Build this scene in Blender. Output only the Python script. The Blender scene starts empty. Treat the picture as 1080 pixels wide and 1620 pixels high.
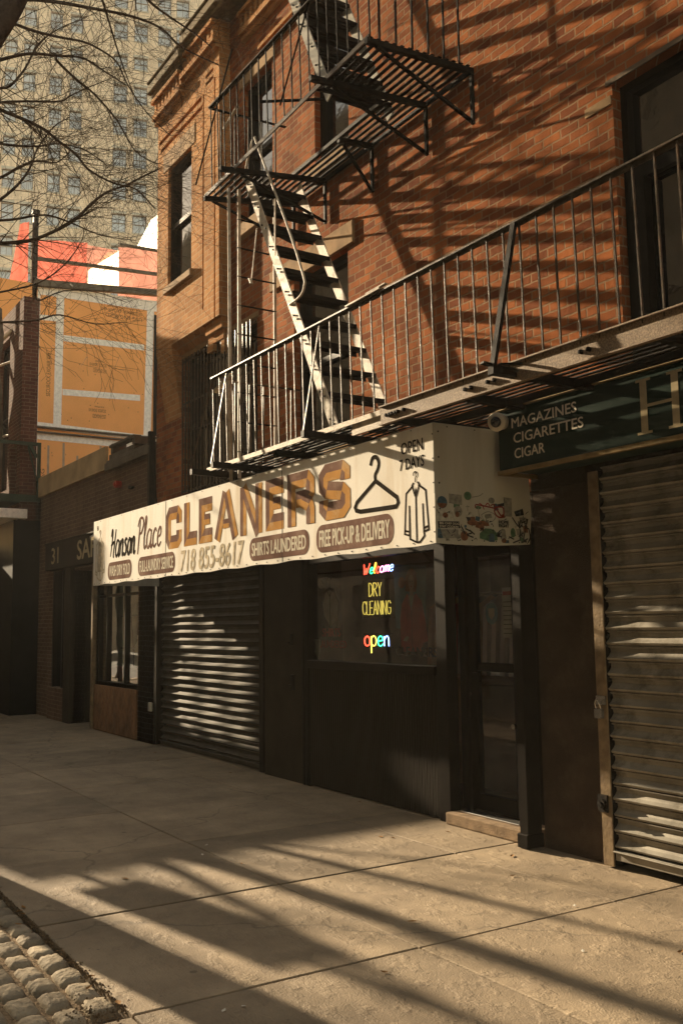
import bpy, math, random
from mathutils import Vector, Matrix
R=math.radians
random.seed(7)
sc=bpy.context.scene
C=sc.collection

# ---------------- camera ----------------
yaw,pit,roll,fpx=57.53481,6.53820,-0.78214,1533.13
cam=bpy.data.objects.new('camera',bpy.data.cameras.new('camera')); C.objects.link(cam)
y_,p_,r_=R(yaw),R(pit),R(roll)
F=Vector((-math.sin(y_)*math.cos(p_),math.cos(y_)*math.cos(p_),math.sin(p_)))
Rt=Vector((math.cos(y_),math.sin(y_),0)); U=Rt.cross(F)
R2=math.cos(r_)*Rt+math.sin(r_)*U; U2=-math.sin(r_)*Rt+math.cos(r_)*U
m=Matrix((R2,U2,-F)).transposed().to_4x4(); m.translation=Vector((0,0,1.6)); cam.matrix_world=m
cam.data.sensor_fit='VERTICAL'; cam.data.sensor_height=36; cam.data.lens=36*fpx/1620
cam.data.clip_start=.05; cam.data.clip_end=2000
sc.camera=cam
# ---------------- light ----------------
SX,SY,SZ=1.0,.18,-.33           # direction sunlight travels
el=math.atan2(-SZ,math.hypot(SX,SY))
sun=bpy.data.objects.new('sun',bpy.data.lights.new('sun','SUN')); C.objects.link(sun)
sun.data.energy=5; sun.data.angle=R(.6); sun.data.color=(1,.80,.54)
sun.rotation_euler=Vector((SX,SY,SZ)).to_track_quat('-Z','Y').to_euler()
W=bpy.data.worlds.new('World'); sc.world=W; W.use_nodes=True
nt=W.node_tree; nt.nodes.clear()
sky=nt.nodes.new('ShaderNodeTexSky'); sky.sky_type='NISHITA'; sky.sun_disc=False
sky.sun_elevation=el; sky.sun_rotation=math.atan2(-SX,-SY); sky.dust_density=.6; sky.air_density=1.3; sky.ozone_density=.5
tint=nt.nodes.new('ShaderNodeMix'); tint.data_type='RGBA'; tint.blend_type='MULTIPLY'; tint.inputs[0].default_value=1
tint.inputs[7].default_value=(1,.82,.62,1)
bg=nt.nodes.new('ShaderNodeBackground'); bg.inputs[1].default_value=.10
out=nt.nodes.new('ShaderNodeOutputWorld')
nt.links.new(sky.outputs[0],tint.inputs[6]); nt.links.new(tint.outputs[2],bg.inputs[0]); nt.links.new(bg.outputs[0],out.inputs[0])
sc.view_settings.view_transform='Standard'; sc.view_settings.look='None'; sc.view_settings.exposure=1.84; sc.view_settings.gamma=1
sc.render.engine='CYCLES'; sc.cycles.max_bounces=6; sc.cycles.diffuse_bounces=3; sc.cycles.transparent_max_bounces=12
sc.cycles.use_denoising=True

# ---------------- materials ----------------
def nodes(name):
    mt=bpy.data.materials.new(name); mt.use_nodes=True
    t=mt.node_tree; return mt,t,t.nodes['Principled BSDF']
def N(t,k,**kw):
    n=t.nodes.new(k)
    for a,b in kw.items(): setattr(n,a,b)
    return n
def ramp(t,src,p0,p1,c0=(0,0,0,1),c1=(1,1,1,1)):
    r=N(t,'ShaderNodeValToRGB'); r.color_ramp.elements[0].position=p0; r.color_ramp.elements[1].position=p1
    r.color_ramp.elements[0].color=c0; r.color_ramp.elements[1].color=c1
    t.links.new(src,r.inputs[0]); return r.outputs[0]
def c4(c,k=1): return (c[0]*k,c[1]*k,c[2]*k,1)
def mat(name,col,rough=.6,metal=0,scale=6,var=.25,bump=.15,bscale=60,dirt=None,streak=False,spec=.05,bd=.01):
    mt,t,b=nodes(name)
    tc=N(t,'ShaderNodeTexCoord'); src=tc.outputs['Object']
    if streak:
        mp=N(t,'ShaderNodeMapping'); mp.inputs['Scale'].default_value=(1,1,.12); t.links.new(src,mp.inputs[0]); s2=mp.outputs[0]
    else: s2=src
    n=N(t,'ShaderNodeTexNoise'); n.inputs['Scale'].default_value=scale; n.inputs['Detail'].default_value=6; t.links.new(s2,n.inputs['Vector'])
    mx=N(t,'ShaderNodeMix',data_type='RGBA'); mx.inputs[6].default_value=c4(col,1-var); mx.inputs[7].default_value=c4(col,1+var)
    t.links.new(ramp(t,n.outputs[0],.3,.7),mx.inputs[0]); colo=mx.outputs[2]
    if dirt:
        n2=N(t,'ShaderNodeTexNoise'); n2.inputs['Scale'].default_value=scale*.7+1.3; n2.inputs['Detail'].default_value=9; n2.inputs['Roughness'].default_value=.7; t.links.new(s2,n2.inputs['Vector'])
        m2=N(t,'ShaderNodeMix',data_type='RGBA'); t.links.new(ramp(t,n2.outputs[0],.5,.72),m2.inputs[0]); t.links.new(colo,m2.inputs[6]); m2.inputs[7].default_value=c4(dirt); colo=m2.outputs[2]
    t.links.new(colo,b.inputs['Base Color'])
    b.inputs['Roughness'].default_value=rough; b.inputs['Metallic'].default_value=metal; b.inputs['Specular IOR Level'].default_value=spec
    if bump:
        n3=N(t,'ShaderNodeTexNoise'); n3.inputs['Scale'].default_value=bscale; n3.inputs['Detail'].default_value=5; t.links.new(src,n3.inputs['Vector'])
        bp=N(t,'ShaderNodeBump'); bp.inputs['Strength'].default_value=bump; bp.inputs['Distance'].default_value=bd
        t.links.new(n3.outputs[0],bp.inputs['Height']); t.links.new(bp.outputs[0],b.inputs['Normal'])
    return mt
def brick(name,c1,c2,mortar,bw=.21,bh=.07,ms=.0075,bump=.8,axis='x',wear=.25):
    mt,t,b=nodes(name)
    tc=N(t,'ShaderNodeTexCoord'); sp=N(t,'ShaderNodeSeparateXYZ'); t.links.new(tc.outputs['Object'],sp.inputs[0])
    ad=N(t,'ShaderNodeMath',operation='ADD'); t.links.new(sp.outputs[0],ad.inputs[0]); t.links.new(sp.outputs[1],ad.inputs[1])
    cb=N(t,'ShaderNodeCombineXYZ'); t.links.new(ad.outputs[0],cb.inputs[0]); t.links.new(sp.outputs[2],cb.inputs[1])
    nz=N(t,'ShaderNodeTexNoise'); nz.inputs['Scale'].default_value=7; nz.inputs['Detail'].default_value=4; t.links.new(tc.outputs['Object'],nz.inputs['Vector'])
    wv=N(t,'ShaderNodeVectorMath',operation='MULTIPLY_ADD'); wv.inputs[1].default_value=(.022,.022,0); t.links.new(nz.outputs['Color'],wv.inputs[0]); t.links.new(cb.outputs[0],wv.inputs[2])
    bt=N(t,'ShaderNodeTexBrick'); bt.offset=.5; bt.inputs['Scale'].default_value=1; bt.inputs['Brick Width'].default_value=bw; bt.inputs['Row Height'].default_value=bh
    bt.inputs['Mortar Size'].default_value=ms; bt.inputs['Mortar Smooth'].default_value=.35; bt.inputs['Bias'].default_value=0
    bt.inputs['Color1'].default_value=c4(c1); bt.inputs['Color2'].default_value=c4(c2); bt.inputs['Mortar'].default_value=c4(mortar)
    t.links.new(wv.outputs[0],bt.inputs['Vector'])
    # large colour drift and spalled faces
    n1=N(t,'ShaderNodeTexNoise'); n1.inputs['Scale'].default_value=1.3; n1.inputs['Detail'].default_value=8; n1.inputs['Roughness'].default_value=.65; t.links.new(tc.outputs['Object'],n1.inputs['Vector'])
    hs=N(t,'ShaderNodeHueSaturation'); t.links.new(bt.outputs['Color'],hs.inputs['Color'])
    mr=N(t,'ShaderNodeMapRange'); mr.inputs[1].default_value=.3; mr.inputs[2].default_value=.7; mr.inputs[3].default_value=1-wear; mr.inputs[4].default_value=1+wear; t.links.new(n1.outputs[0],mr.inputs[0]); t.links.new(mr.outputs[0],hs.inputs['Value'])
    mp=N(t,'ShaderNodeMapping'); mp.inputs['Scale'].default_value=(1.6,1.6,.28); t.links.new(tc.outputs['Object'],mp.inputs[0]); n5=N(t,'ShaderNodeTexNoise'); n5.inputs['Scale'].default_value=1.5; n5.inputs['Detail'].default_value=9; n5.inputs['Roughness'].default_value=.7; t.links.new(mp.outputs[0],n5.inputs['Vector'])
    so=N(t,'ShaderNodeMix',data_type='RGBA',blend_type='MULTIPLY'); t.links.new(ramp(t,n5.outputs[0],.45,.75),so.inputs[0]); t.links.new(hs.outputs[0],so.inputs[6]); so.inputs[7].default_value=(.55,.52,.50,1)
    t.links.new(so.outputs[2],b.inputs['Base Color']); b.inputs['Roughness'].default_value=.95; b.inputs['Specular IOR Level'].default_value=.04
    n2=N(t,'ShaderNodeTexNoise'); n2.inputs['Scale'].default_value=22; n2.inputs['Detail'].default_value=8; n2.inputs['Roughness'].default_value=.65; t.links.new(tc.outputs['Object'],n2.inputs['Vector'])
    inv=N(t,'ShaderNodeMath',operation='MULTIPLY_ADD'); inv.inputs[1].default_value=-1; inv.inputs[2].default_value=1; t.links.new(bt.outputs['Fac'],inv.inputs[0])
    h=N(t,'ShaderNodeMath',operation='MULTIPLY_ADD'); h.inputs[1].default_value=.55; t.links.new(n2.outputs[0],h.inputs[0]); t.links.new(inv.outputs[0],h.inputs[2])
    bp=N(t,'ShaderNodeBump'); bp.inputs['Strength'].default_value=bump; bp.inputs['Distance'].default_value=.008; t.links.new(h.outputs[0],bp.inputs['Height']); t.links.new(bp.outputs[0],b.inputs['Normal'])
    return mt
def emis(name,col,s):
    mt,t,b=nodes(name); b.inputs['Base Color'].default_value=c4(col); b.inputs['Emission Color'].default_value=c4(col); b.inputs['Emission Strength'].default_value=s; return mt
def glassmat(name,tintc=(.8,.85,.8),refl=1.6):
    mt,t,b=nodes(name); t.nodes.remove(b)
    tr=N(t,'ShaderNodeBsdfTransparent'); tr.inputs[0].default_value=c4(tintc)
    gl=N(t,'ShaderNodeBsdfGlossy'); gl.inputs['Roughness'].default_value=.015; gl.inputs[0].default_value=(.95,.95,.95,1)
    fr=N(t,'ShaderNodeFresnel'); fr.inputs[0].default_value=1.5
    mu=N(t,'ShaderNodeMath',operation='MULTIPLY',use_clamp=True); mu.inputs[1].default_value=refl; t.links.new(fr.outputs[0],mu.inputs[0])
    nz=N(t,'ShaderNodeTexNoise'); nz.inputs['Scale'].default_value=2.2; bp=N(t,'ShaderNodeBump'); bp.inputs['Strength'].default_value=.06; bp.inputs['Distance'].default_value=.05
    t.links.new(nz.outputs[0],bp.inputs['Height']); t.links.new(bp.outputs[0],gl.inputs['Normal'])
    mx=N(t,'ShaderNodeMixShader'); t.links.new(mu.outputs[0],mx.inputs[0]); t.links.new(tr.outputs[0],mx.inputs[1]); t.links.new(gl.outputs[0],mx.inputs[2])
    t.links.new(mx.outputs[0],t.nodes['Material Output'].inputs[0]); return mt
def thin(name,col,trans=.6,rough=.7,scale=3):
    mt,t,b=nodes(name); t.nodes.remove(b)
    tc=N(t,'ShaderNodeTexCoord'); n=N(t,'ShaderNodeTexNoise'); n.inputs['Scale'].default_value=scale; n.inputs['Detail'].default_value=5; t.links.new(tc.outputs['Object'],n.inputs['Vector'])
    mx=N(t,'ShaderNodeMix',data_type='RGBA'); mx.inputs[6].default_value=c4(col,.8); mx.inputs[7].default_value=c4(col,1.15); t.links.new(ramp(t,n.outputs[0],.35,.65),mx.inputs[0])
    d=N(t,'ShaderNodeBsdfDiffuse'); l=N(t,'ShaderNodeBsdfTranslucent'); s=N(t,'ShaderNodeMixShader'); s.inputs[0].default_value=trans
    t.links.new(mx.outputs[2],d.inputs[0]); t.links.new(mx.outputs[2],l.inputs[0]); t.links.new(d.outputs[0],s.inputs[1]); t.links.new(l.outputs[0],s.inputs[2]); t.links.new(s.outputs[0],t.nodes['Material Output'].inputs[0]); return mt
M={}
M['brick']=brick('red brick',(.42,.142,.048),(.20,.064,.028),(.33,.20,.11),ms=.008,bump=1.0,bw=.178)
M['brickbay']=brick('paler red brick',(.58,.29,.115),(.44,.20,.075),(.55,.36,.19),bump=.8,bw=.178)  # lighter brick colours for the bay, corbel and dentils
M['brickbrown']=brick('brown brick',(.17,.11,.07),(.12,.075,.05),(.24,.18,.13),bump=.6,wear=.2)
M['brickdark']=brick('dark red brick',(.13,.055,.036),(.085,.037,.026),(.17,.12,.085),bump=.6)
M['brickpale']=brick('pale buff brick',(.84,.70,.53),(.76,.62,.46),(.66,.54,.41),bw=.5,bh=.2,ms=.02,bump=.3,wear=.12)
M['stone']=mat('brown stone',(.36,.235,.125),.85,scale=5,var=.3,bump=.4,bscale=40)
M['stonedark']=mat('dirty sill stone',(.16,.12,.085),.85,scale=5,var=.3,bump=.4,bscale=40)
M['stepstone']=mat('worn concrete step',(.24,.175,.115),.9,scale=9,var=.3,bump=.5,bscale=70,dirt=(.14,.10,.07))
M['cornice']=mat('weathered cornice',(.20,.15,.085),.8,scale=9,var=.4,bump=.4,bscale=30,dirt=(.10,.10,.05))
M['black']=mat('black painted iron',(.014,.012,.010),.6,scale=20,var=.4,bump=.3,bscale=120,dirt=(.04,.024,.014))
M['rust']=mat('worn pale iron',(.50,.41,.29),.5,metal=0,scale=14,var=.3,bump=.3,bscale=160,dirt=(.22,.14,.08))
M['pale']=mat('sun-brightened iron paint',(.66,.58,.46),.5,scale=14,var=.2,bump=.2,bscale=160,dirt=(.30,.20,.11))  # lightened base colour puts the sunlight on the stair stringers into the paint
M['iron']=mat('worn black iron bar',(.075,.058,.042),.38,scale=20,var=.4,bump=.3,bscale=120,dirt=(.16,.10,.06))
M['channel']=mat('rough speckled steel channel',(.25,.18,.115),.55,metal=.0,scale=90,var=.5,bump=1.0,bscale=260,dirt=(.16,.11,.07),bd=.006)
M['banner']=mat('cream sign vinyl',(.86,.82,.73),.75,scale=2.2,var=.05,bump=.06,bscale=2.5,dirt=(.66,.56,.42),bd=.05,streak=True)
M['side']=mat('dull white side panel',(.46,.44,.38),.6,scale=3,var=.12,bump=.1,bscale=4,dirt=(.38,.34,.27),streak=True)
M['orange']=mat('ochre lettering paint',(.52,.28,.10),.9,dirt=(.62,.46,.28),scale=5,var=.15,bump=0,spec=0)
M['purple']=mat('faded plum lettering paint',(.21,.13,.105),.9,dirt=(.36,.26,.20),scale=5,var=.2,bump=0,spec=0)
M['ink']=mat('black lettering ink',(.035,.03,.025),.9,scale=9,var=.3,bump=0,spec=0)
M['inkfaded']=mat('faded ink',(.56,.48,.35),.9,scale=18,var=.45,bump=0,dirt=(.62,.54,.40),spec=0)
M['white']=mat('cream lettering',(.74,.68,.56),.9,scale=9,var=.1,bump=0,spec=0)
M['gold']=mat('dull gold lettering',(.46,.38,.24),.9,scale=12,var=.15,bump=0,spec=0)
M['green']=mat('dark green sign board',(.018,.034,.026),.3,scale=4,var=.2,bump=.1,bscale=6,bd=.03)
M['greentrim']=mat('tarnished brass trim',(.26,.19,.09),.45,metal=.4,scale=12,var=.3,bump=.2)
M['frame']=mat('dark bronze metal frame',(.011,.009,.007),.4,scale=9,var=.3,bump=.1)
M['kick']=mat('ribbed dark kick board',(.020,.016,.012),.5,scale=3,var=.3,bump=.1,streak=True)
M['stucco']=mat('brown stucco',(.056,.040,.029),.9,dirt=(.085,.066,.048),scale=4,var=.25,bump=.7,bscale=90)
M['stuccodark']=mat('dark grey brown stucco',(.038,.030,.021),.85,scale=4,var=.2,bump=.5,bscale=80)
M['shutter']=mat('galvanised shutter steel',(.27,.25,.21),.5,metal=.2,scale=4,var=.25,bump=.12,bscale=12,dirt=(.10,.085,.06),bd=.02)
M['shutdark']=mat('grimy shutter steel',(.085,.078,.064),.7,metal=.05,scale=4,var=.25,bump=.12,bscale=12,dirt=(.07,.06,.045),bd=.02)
M['railst']=mat('tan painted guide rail',(.21,.155,.095),.5,scale=12,var=.3,bump=.3,dirt=(.14,.10,.07))
M['shadeboard']=mat('black shade board',(.008,.009,.008),.6,scale=4,var=.4,bump=.1)  # black boards stand in for deep shade along the left ground floor
M['pane']=mat('dark window glass',(.012,.013,.014),.04,scale=2,var=.2,bump=.12,bscale=2,spec=1,bd=.02)
M['farpane']=mat('sky-tinted far glass',(.40,.45,.50),.15,scale=1,var=.35,bump=0,spec=1)  # pale blue-grey base colour paints in the reflected sky
M['glass']=glassmat('shop glass',refl=2.1)
M['room']=mat('dim shop interior',(.22,.19,.14),.8,scale=3,var=.4,bump=0)
M['plywood']=mat('bare pine board',(.44,.32,.18),.7,scale=3,var=.25,bump=.2,bscale=30)
M['panel']=mat('worn copper brown panel',(.22,.12,.06),.35,metal=.5,scale=4,var=.5,bump=.5,bscale=6,dirt=(.09,.05,.03),bd=.03)
M['sheath']=mat('orange sheathing board',(.85,.40,.14),.7,scale=2,var=.06,bump=.1)
M['tape']=mat('white seam tape',(.85,.80,.72),.6,scale=14,var=.14,bump=.2)
M['netting']=thin('red debris netting',(.38,.11,.085),.5)
M['pinksheet']=thin('pink translucent sheeting',(.40,.20,.165),.45)
M['whitesheet']=thin('white translucent sheeting',(.95,.93,.85),.9)
M['beam']=mat('grey timber beam',(.12,.10,.075),.8,scale=6,var=.3,bump=.2)
M['concrete_dark']=mat('dirty joint',(.06,.05,.04),.9,scale=10,var=.3,bump=.4)
M['granite']=mat('granite sett',(.30,.25,.18),.75,scale=5,var=.45,bump=.9,bscale=28,bd=.018)
M['soil']=mat('gritty soil',(.19,.14,.09),.95,scale=30,var=.5,bump=1,bscale=70,bd=.02)
M['asphalt']=mat('asphalt',(.05,.047,.042),.85,scale=3,var=.2,bump=.5,bscale=120)
M['bark']=mat('grey brown bark',(.075,.055,.04),.9,scale=12,var=.4,bump=1,bscale=30,bd=.03)
M['twig']=mat('thin bark',(.085,.062,.042),.8,scale=12,var=.3,bump=0)
M['red']=mat('dull red enamel',(.36,.04,.025),.4,scale=9,var=.2,bump=0)
M['greenpaint']=mat('dark green painted steel',(.035,.055,.04),.5,scale=9,var=.2,bump=.1)
M['chrome']=mat('brushed metal',(.5,.48,.45),.25,metal=.9,scale=20,var=.1,bump=0)
# sidewalk concrete
def walkmat():
    mt,t,b=nodes('worn sidewalk concrete')
    tc=N(t,'ShaderNodeTexCoord'); o=tc.outputs['Object']
    def nz(s,d=6,r=.6,sc_=None):
        n=N(t,'ShaderNodeTexNoise'); n.inputs['Scale'].default_value=s; n.inputs['Detail'].default_value=d; n.inputs['Roughness'].default_value=r
        if sc_:
            mp=N(t,'ShaderNodeMapping'); mp.inputs['Scale'].default_value=sc_; t.links.new(o,mp.inputs[0]); t.links.new(mp.outputs[0],n.inputs['Vector'])
        else: t.links.new(o,n.inputs['Vector'])
        return n.outputs[0]
    mx=N(t,'ShaderNodeMix',data_type='RGBA'); mx.inputs[6].default_value=(.225,.17,.11,1); mx.inputs[7].default_value=(.345,.265,.172,1); t.links.new(ramp(t,nz(2.2,9,.65),.3,.72),mx.inputs[0])
    sp=N(t,'ShaderNodeMix',data_type='RGBA'); sp.inputs[7].default_value=(.10,.08,.055,1); t.links.new(mx.outputs[2],sp.inputs[6]); t.links.new(ramp(t,nz(34,3,.5),.68,.78),sp.inputs[0])
    ge=N(t,'ShaderNodeNewGeometry'); mr=N(t,'ShaderNodeMapRange'); mr.inputs[3].default_value=.80; mr.inputs[4].default_value=1.15; t.links.new(ge.outputs['Random Per Island'],mr.inputs[0])
    big=N(t,'ShaderNodeMapRange'); big.inputs[1].default_value=.35; big.inputs[2].default_value=.65; big.inputs[3].default_value=.62; big.inputs[4].default_value=1.12; t.links.new(nz(.75,7,.7),big.inputs[0])
    mm=N(t,'ShaderNodeMath',operation='MULTIPLY'); t.links.new(mr.outputs[0],mm.inputs[0]); t.links.new(big.outputs[0],mm.inputs[1])
    vo=N(t,'ShaderNodeTexVoronoi',feature='F1'); vo.inputs['Scale'].default_value=2.3; t.links.new(o,vo.inputs['Vector']); gum=N(t,'ShaderNodeMapRange'); gum.inputs[1].default_value=.035; gum.inputs[2].default_value=.055; gum.inputs[3].default_value=.55; gum.inputs[4].default_value=1; t.links.new(vo.outputs['Distance'],gum.inputs[0])
    wv=N(t,'ShaderNodeVectorMath',operation='MULTIPLY_ADD'); wv.inputs[1].default_value=(.5,.5,.5); nn2=N(t,'ShaderNodeTexNoise'); nn2.inputs['Scale'].default_value=2.5; nn2.inputs['Detail'].default_value=5; t.links.new(o,nn2.inputs['Vector']); t.links.new(nn2.outputs['Color'],wv.inputs[0]); t.links.new(o,wv.inputs[2])
    ck=N(t,'ShaderNodeTexVoronoi',feature='DISTANCE_TO_EDGE'); ck.inputs['Scale'].default_value=.26; t.links.new(wv.outputs[0],ck.inputs['Vector']); cr=N(t,'ShaderNodeMapRange'); cr.inputs[1].default_value=.0; cr.inputs[2].default_value=.004; cr.inputs[3].default_value=.62; cr.inputs[4].default_value=1; t.links.new(ck.outputs[0],cr.inputs[0])
    m3=N(t,'ShaderNodeMath',operation='MULTIPLY'); t.links.new(mm.outputs[0],m3.inputs[0]); t.links.new(gum.outputs[0],m3.inputs[1]); m4=N(t,'ShaderNodeMath',operation='MULTIPLY'); t.links.new(m3.outputs[0],m4.inputs[0]); t.links.new(cr.outputs[0],m4.inputs[1])
    hs=N(t,'ShaderNodeHueSaturation'); t.links.new(sp.outputs[2],hs.inputs['Color']); t.links.new(m4.outputs[0],hs.inputs['Value'])
    t.links.new(hs.outputs[0],b.inputs['Base Color']); b.inputs['Roughness'].default_value=.78; b.inputs['Specular IOR Level'].default_value=.35
    # shallow flaked ridges, grain
    rid=ramp(t,nz(5,6,.6,(1,1.7,1)),.50,.62)
    a=N(t,'ShaderNodeMath',operation='MULTIPLY_ADD'); a.inputs[1].default_value=.35; t.links.new(rid,a.inputs[0]); t.links.new(nz(3,4,.5),a.inputs[2])
    g=N(t,'ShaderNodeMath',operation='MULTIPLY_ADD'); g.inputs[1].default_value=.35; t.links.new(nz(95,3,.6),g.inputs[0]); t.links.new(a.outputs[0],g.inputs[2])
    bp=N(t,'ShaderNodeBump'); bp.inputs['Strength'].default_value=.9; bp.inputs['Distance'].default_value=.012; t.links.new(g.outputs[0],bp.inputs['Height']); t.links.new(bp.outputs[0],b.inputs['Normal'])
    return mt
M['walk']=walkmat()

# ---------------- helpers ----------------
def tag(o,label=None,cat=None,group=None,kind=None):
    if label: o['label']=label
    if cat: o['category']=cat
    if group: o['group']=group
    if kind: o['kind']=kind
    return o
GRP={'neon_sign':'neon signs in the shop window','window_poster':'posters on the shop window','street_tree':'bare street trees','plastic_sheeting':'translucent sheeting over the orange wall','debris_netting':'netting on the scaffolds'}
def thing(name,label,cat,loc=(0,0,0),group=None):
    group=group or GRP.get(name)
    o=bpy.data.objects.new(name,None); o.empty_display_size=.2; C.objects.link(o); o.location=loc
    o['_o']=1; return tag(o,label,cat,group)
class MB:
    def __init__(s): s.v=[]; s.f=[]
    def quad(s,a,b,c,d):
        n=len(s.v); s.v+=[tuple(a),tuple(b),tuple(c),tuple(d)]; s.f.append((n,n+1,n+2,n+3)); return s
    def poly(s,pts): n=len(s.v); s.v+=[tuple(p) for p in pts]; s.f.append(tuple(range(n,n+len(pts)))); return s
    def box(s,x0,x1,y0,y1,z0,z1):
        n=len(s.v); s.v+=[(x,y,z) for z in (z0,z1) for y in (y0,y1) for x in (x0,x1)]
        for f in ((0,2,3,1),(4,5,7,6),(0,1,5,4),(2,6,7,3),(0,4,6,2),(1,3,7,5)): s.f.append(tuple(n+i for i in f))
        return s
    def bar(s,p,q,w,h,up=(0,0,1)):
        p,q=Vector(p),Vector(q); d=(q-p).normalized(); up=Vector(up)
        if abs(d.dot(up))>.98: up=Vector((0,1,0))
        a=d.cross(up).normalized()*w/2; b=a.cross(d).normalized()*h/2
        n=len(s.v)
        for c in (p,q): s.v+=[tuple(c-a-b),tuple(c+a-b),tuple(c+a+b),tuple(c-a+b)]
        for f in ((0,1,2,3),(4,7,6,5),(0,4,5,1),(1,5,6,2),(2,6,7,3),(3,7,4,0)): s.f.append(tuple(n+i for i in f))
        return s
    def tube(s,pts,r,k=6,cap=True):
        pts=[Vector(p) for p in pts]; rs=r if isinstance(r,(list,tuple)) else [r]*len(pts)
        n0=len(s.v); pa=None
        for i,p in enumerate(pts):
            d=(pts[min(i+1,len(pts)-1)]-pts[max(i-1,0)])
            if d.length<1e-9: d=Vector((0,0,1))
            d.normalize()
            if pa is None:
                pa=d.orthogonal().normalized()
            else:
                pa=(pa-d*pa.dot(d)); pa=pa.normalized() if pa.length>1e-6 else d.orthogonal().normalized()
            b=d.cross(pa)
            for j in range(k):
                a=2*math.pi*j/k; s.v.append(tuple(p+(pa*math.cos(a)+b*math.sin(a))*rs[i]))
        for i in range(len(pts)-1):
            for j in range(k):
                a=n0+i*k+j; b2=n0+i*k+(j+1)%k; s.f.append((a,b2,b2+k,a+k))
        if cap: s.f.append(tuple(n0+j for j in range(k))[::-1]); s.f.append(tuple(n0+(len(pts)-1)*k+j for j in range(k)))
        return s
    def cyl(s,p,q,r,k=12): return s.tube([p,q],r,k)
    def build(s,name,m,parent=None,smooth=False,label=None):
        me=bpy.data.meshes.new(name); 
        o=bpy.data.objects.new(name,me); C.objects.link(o)
        off=Vector((0,0,0))
        if parent:
            q=parent
            while q: off+=q.location; q=q.parent
        me.from_pydata([tuple(Vector(v)-off) for v in s.v],[],s.f); me.materials.append(M[m] if isinstance(m,str) else m)
        if smooth:
            for p in me.polygons: p.use_smooth=True
        me.update()
        if parent: o.parent=parent
        if label: o['label']=label
        return o
def bevel(o,w=.004,seg=1):
    md=o.modifiers.new('bevel','BEVEL'); md.width=w; md.segments=seg; md.limit_method='ANGLE'; return o
def smooth_pts(pts,n=5,closed=False):
    P=[Vector(p) for p in pts]; L=len(P); out_=[]
    rng=range(L if closed else L-1)
    for i in rng:
        if closed: a,b,c,d=P[(i-1)%L],P[i],P[(i+1)%L],P[(i+2)%L]
        else: a,b,c,d=P[max(i-1,0)],P[i],P[i+1],P[min(i+2,L-1)]
        for k in range(n):
            t=k/n; out_.append(.5*((2*b)+(-a+c)*t+(2*a-5*b+4*c-d)*t*t+(-a+3*b-3*c+d)*t**3))
    out_.append(P[0] if closed else P[-1]); return out_
# a plane for flat artwork: origin, right, up, out
class Pl:
    def __init__(s,o,u,v=(0,0,1)):
        s.o=Vector(o); s.u=Vector(u).normalized(); s.w=Vector(v).normalized(); s.n=s.u.cross(s.w)
    def at(s,a,b,d=0): return s.o+s.u*a+s.w*b+s.n*d
def flat(pl,mb,pts,d=.002):
    if d>0: d*=.3
    n=len(pts); f=[pl.at(a,b,d) for a,b in pts]; k=[pl.at(a,b,-.0008) for a,b in pts]
    mb.poly(f)
    for i in range(n): mb.quad(k[i],k[(i+1)%n],f[(i+1)%n],f[i])
def ribbon(pl,mb,pts,w,d=.002,closed=False,cap=True):
    if d>0: d*=.3
    P=[Vector((a,b)) for a,b in pts]; n=len(P); L=[];Rr=[]
    ws=w if isinstance(w,(list,tuple)) else [w]*n
    for i in range(n):
        if closed: a,c=P[(i-1)%n],P[(i+1)%n]
        else: a,c=P[max(i-1,0)],P[min(i+1,n-1)]
        t1=(P[i]-a) if (i>0 or closed) else (c-P[i]); t2=(c-P[i]) if (i<n-1 or closed) else t1
        t1=t1.normalized() if t1.length>1e-9 else Vector((1,0)); t2=t2.normalized() if t2.length>1e-9 else t1
        t=(t1+t2); t=t.normalized() if t.length>1e-6 else t1
        nn=Vector((-t.y,t.x)); k=1/max(.4,abs(nn.dot(Vector((-t1.y,t1.x)))))
        L.append(P[i]+nn*ws[i]/2*k); Rr.append(P[i]-nn*ws[i]/2*k)
    m_=n if closed else n-1
    for i in range(m_):
        j=(i+1)%n
        mb.quad(pl.at(*L[i],d),pl.at(*Rr[i],d),pl.at(*Rr[j],d),pl.at(*L[j],d))
def textmesh(s):
    cu=bpy.data.curves.new('t','FONT'); cu.body=s; cu.resolution_u=3; cu.extrude=0; cu.fill_mode='FRONT'
    ob=bpy.data.objects.new('t',cu); C.objects.link(ob)
    dg=bpy.context.evaluated_depsgraph_get(); me=bpy.data.meshes.new_from_object(ob.evaluated_get(dg))
    vs=[v.co.copy() for v in me.vertices]; fs=[tuple(p.vertices) for p in me.polygons]
    bpy.data.objects.remove(ob); bpy.data.curves.remove(cu); bpy.data.meshes.remove(me); return vs,fs
def text(pl,mb,s,a0,a1,b0,b1,d=.003,shear=0,flip=False,bold=0):
    vs,fs=textmesh(s)
    if d>0: d*=.3
    x0=min(v.x for v in vs);x1=max(v.x for v in vs);y0=min(v.y for v in vs);y1=max(v.y for v in vs)
    offs=[(0,0)] if not bold else [(-bold,0),(bold,0),(0,bold*.6),(0,-bold*.6)]
    for k,(ox,oy) in enumerate(offs):
        n=len(mb.v)
        for v in vs:
            tx=(v.x-x0)/(x1-x0); ty=(v.y-y0)/(y1-y0)
            if flip: tx,ty=1-tx,1-ty
            mb.v.append(tuple(pl.at(a0+(a1-a0)*tx+shear*(ty-.5)*(b1-b0)+ox,b0+(b1-b0)*ty+oy,d+k*.0001)))
        for f in fs: mb.f.append(tuple(n+i for i in f))
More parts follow.
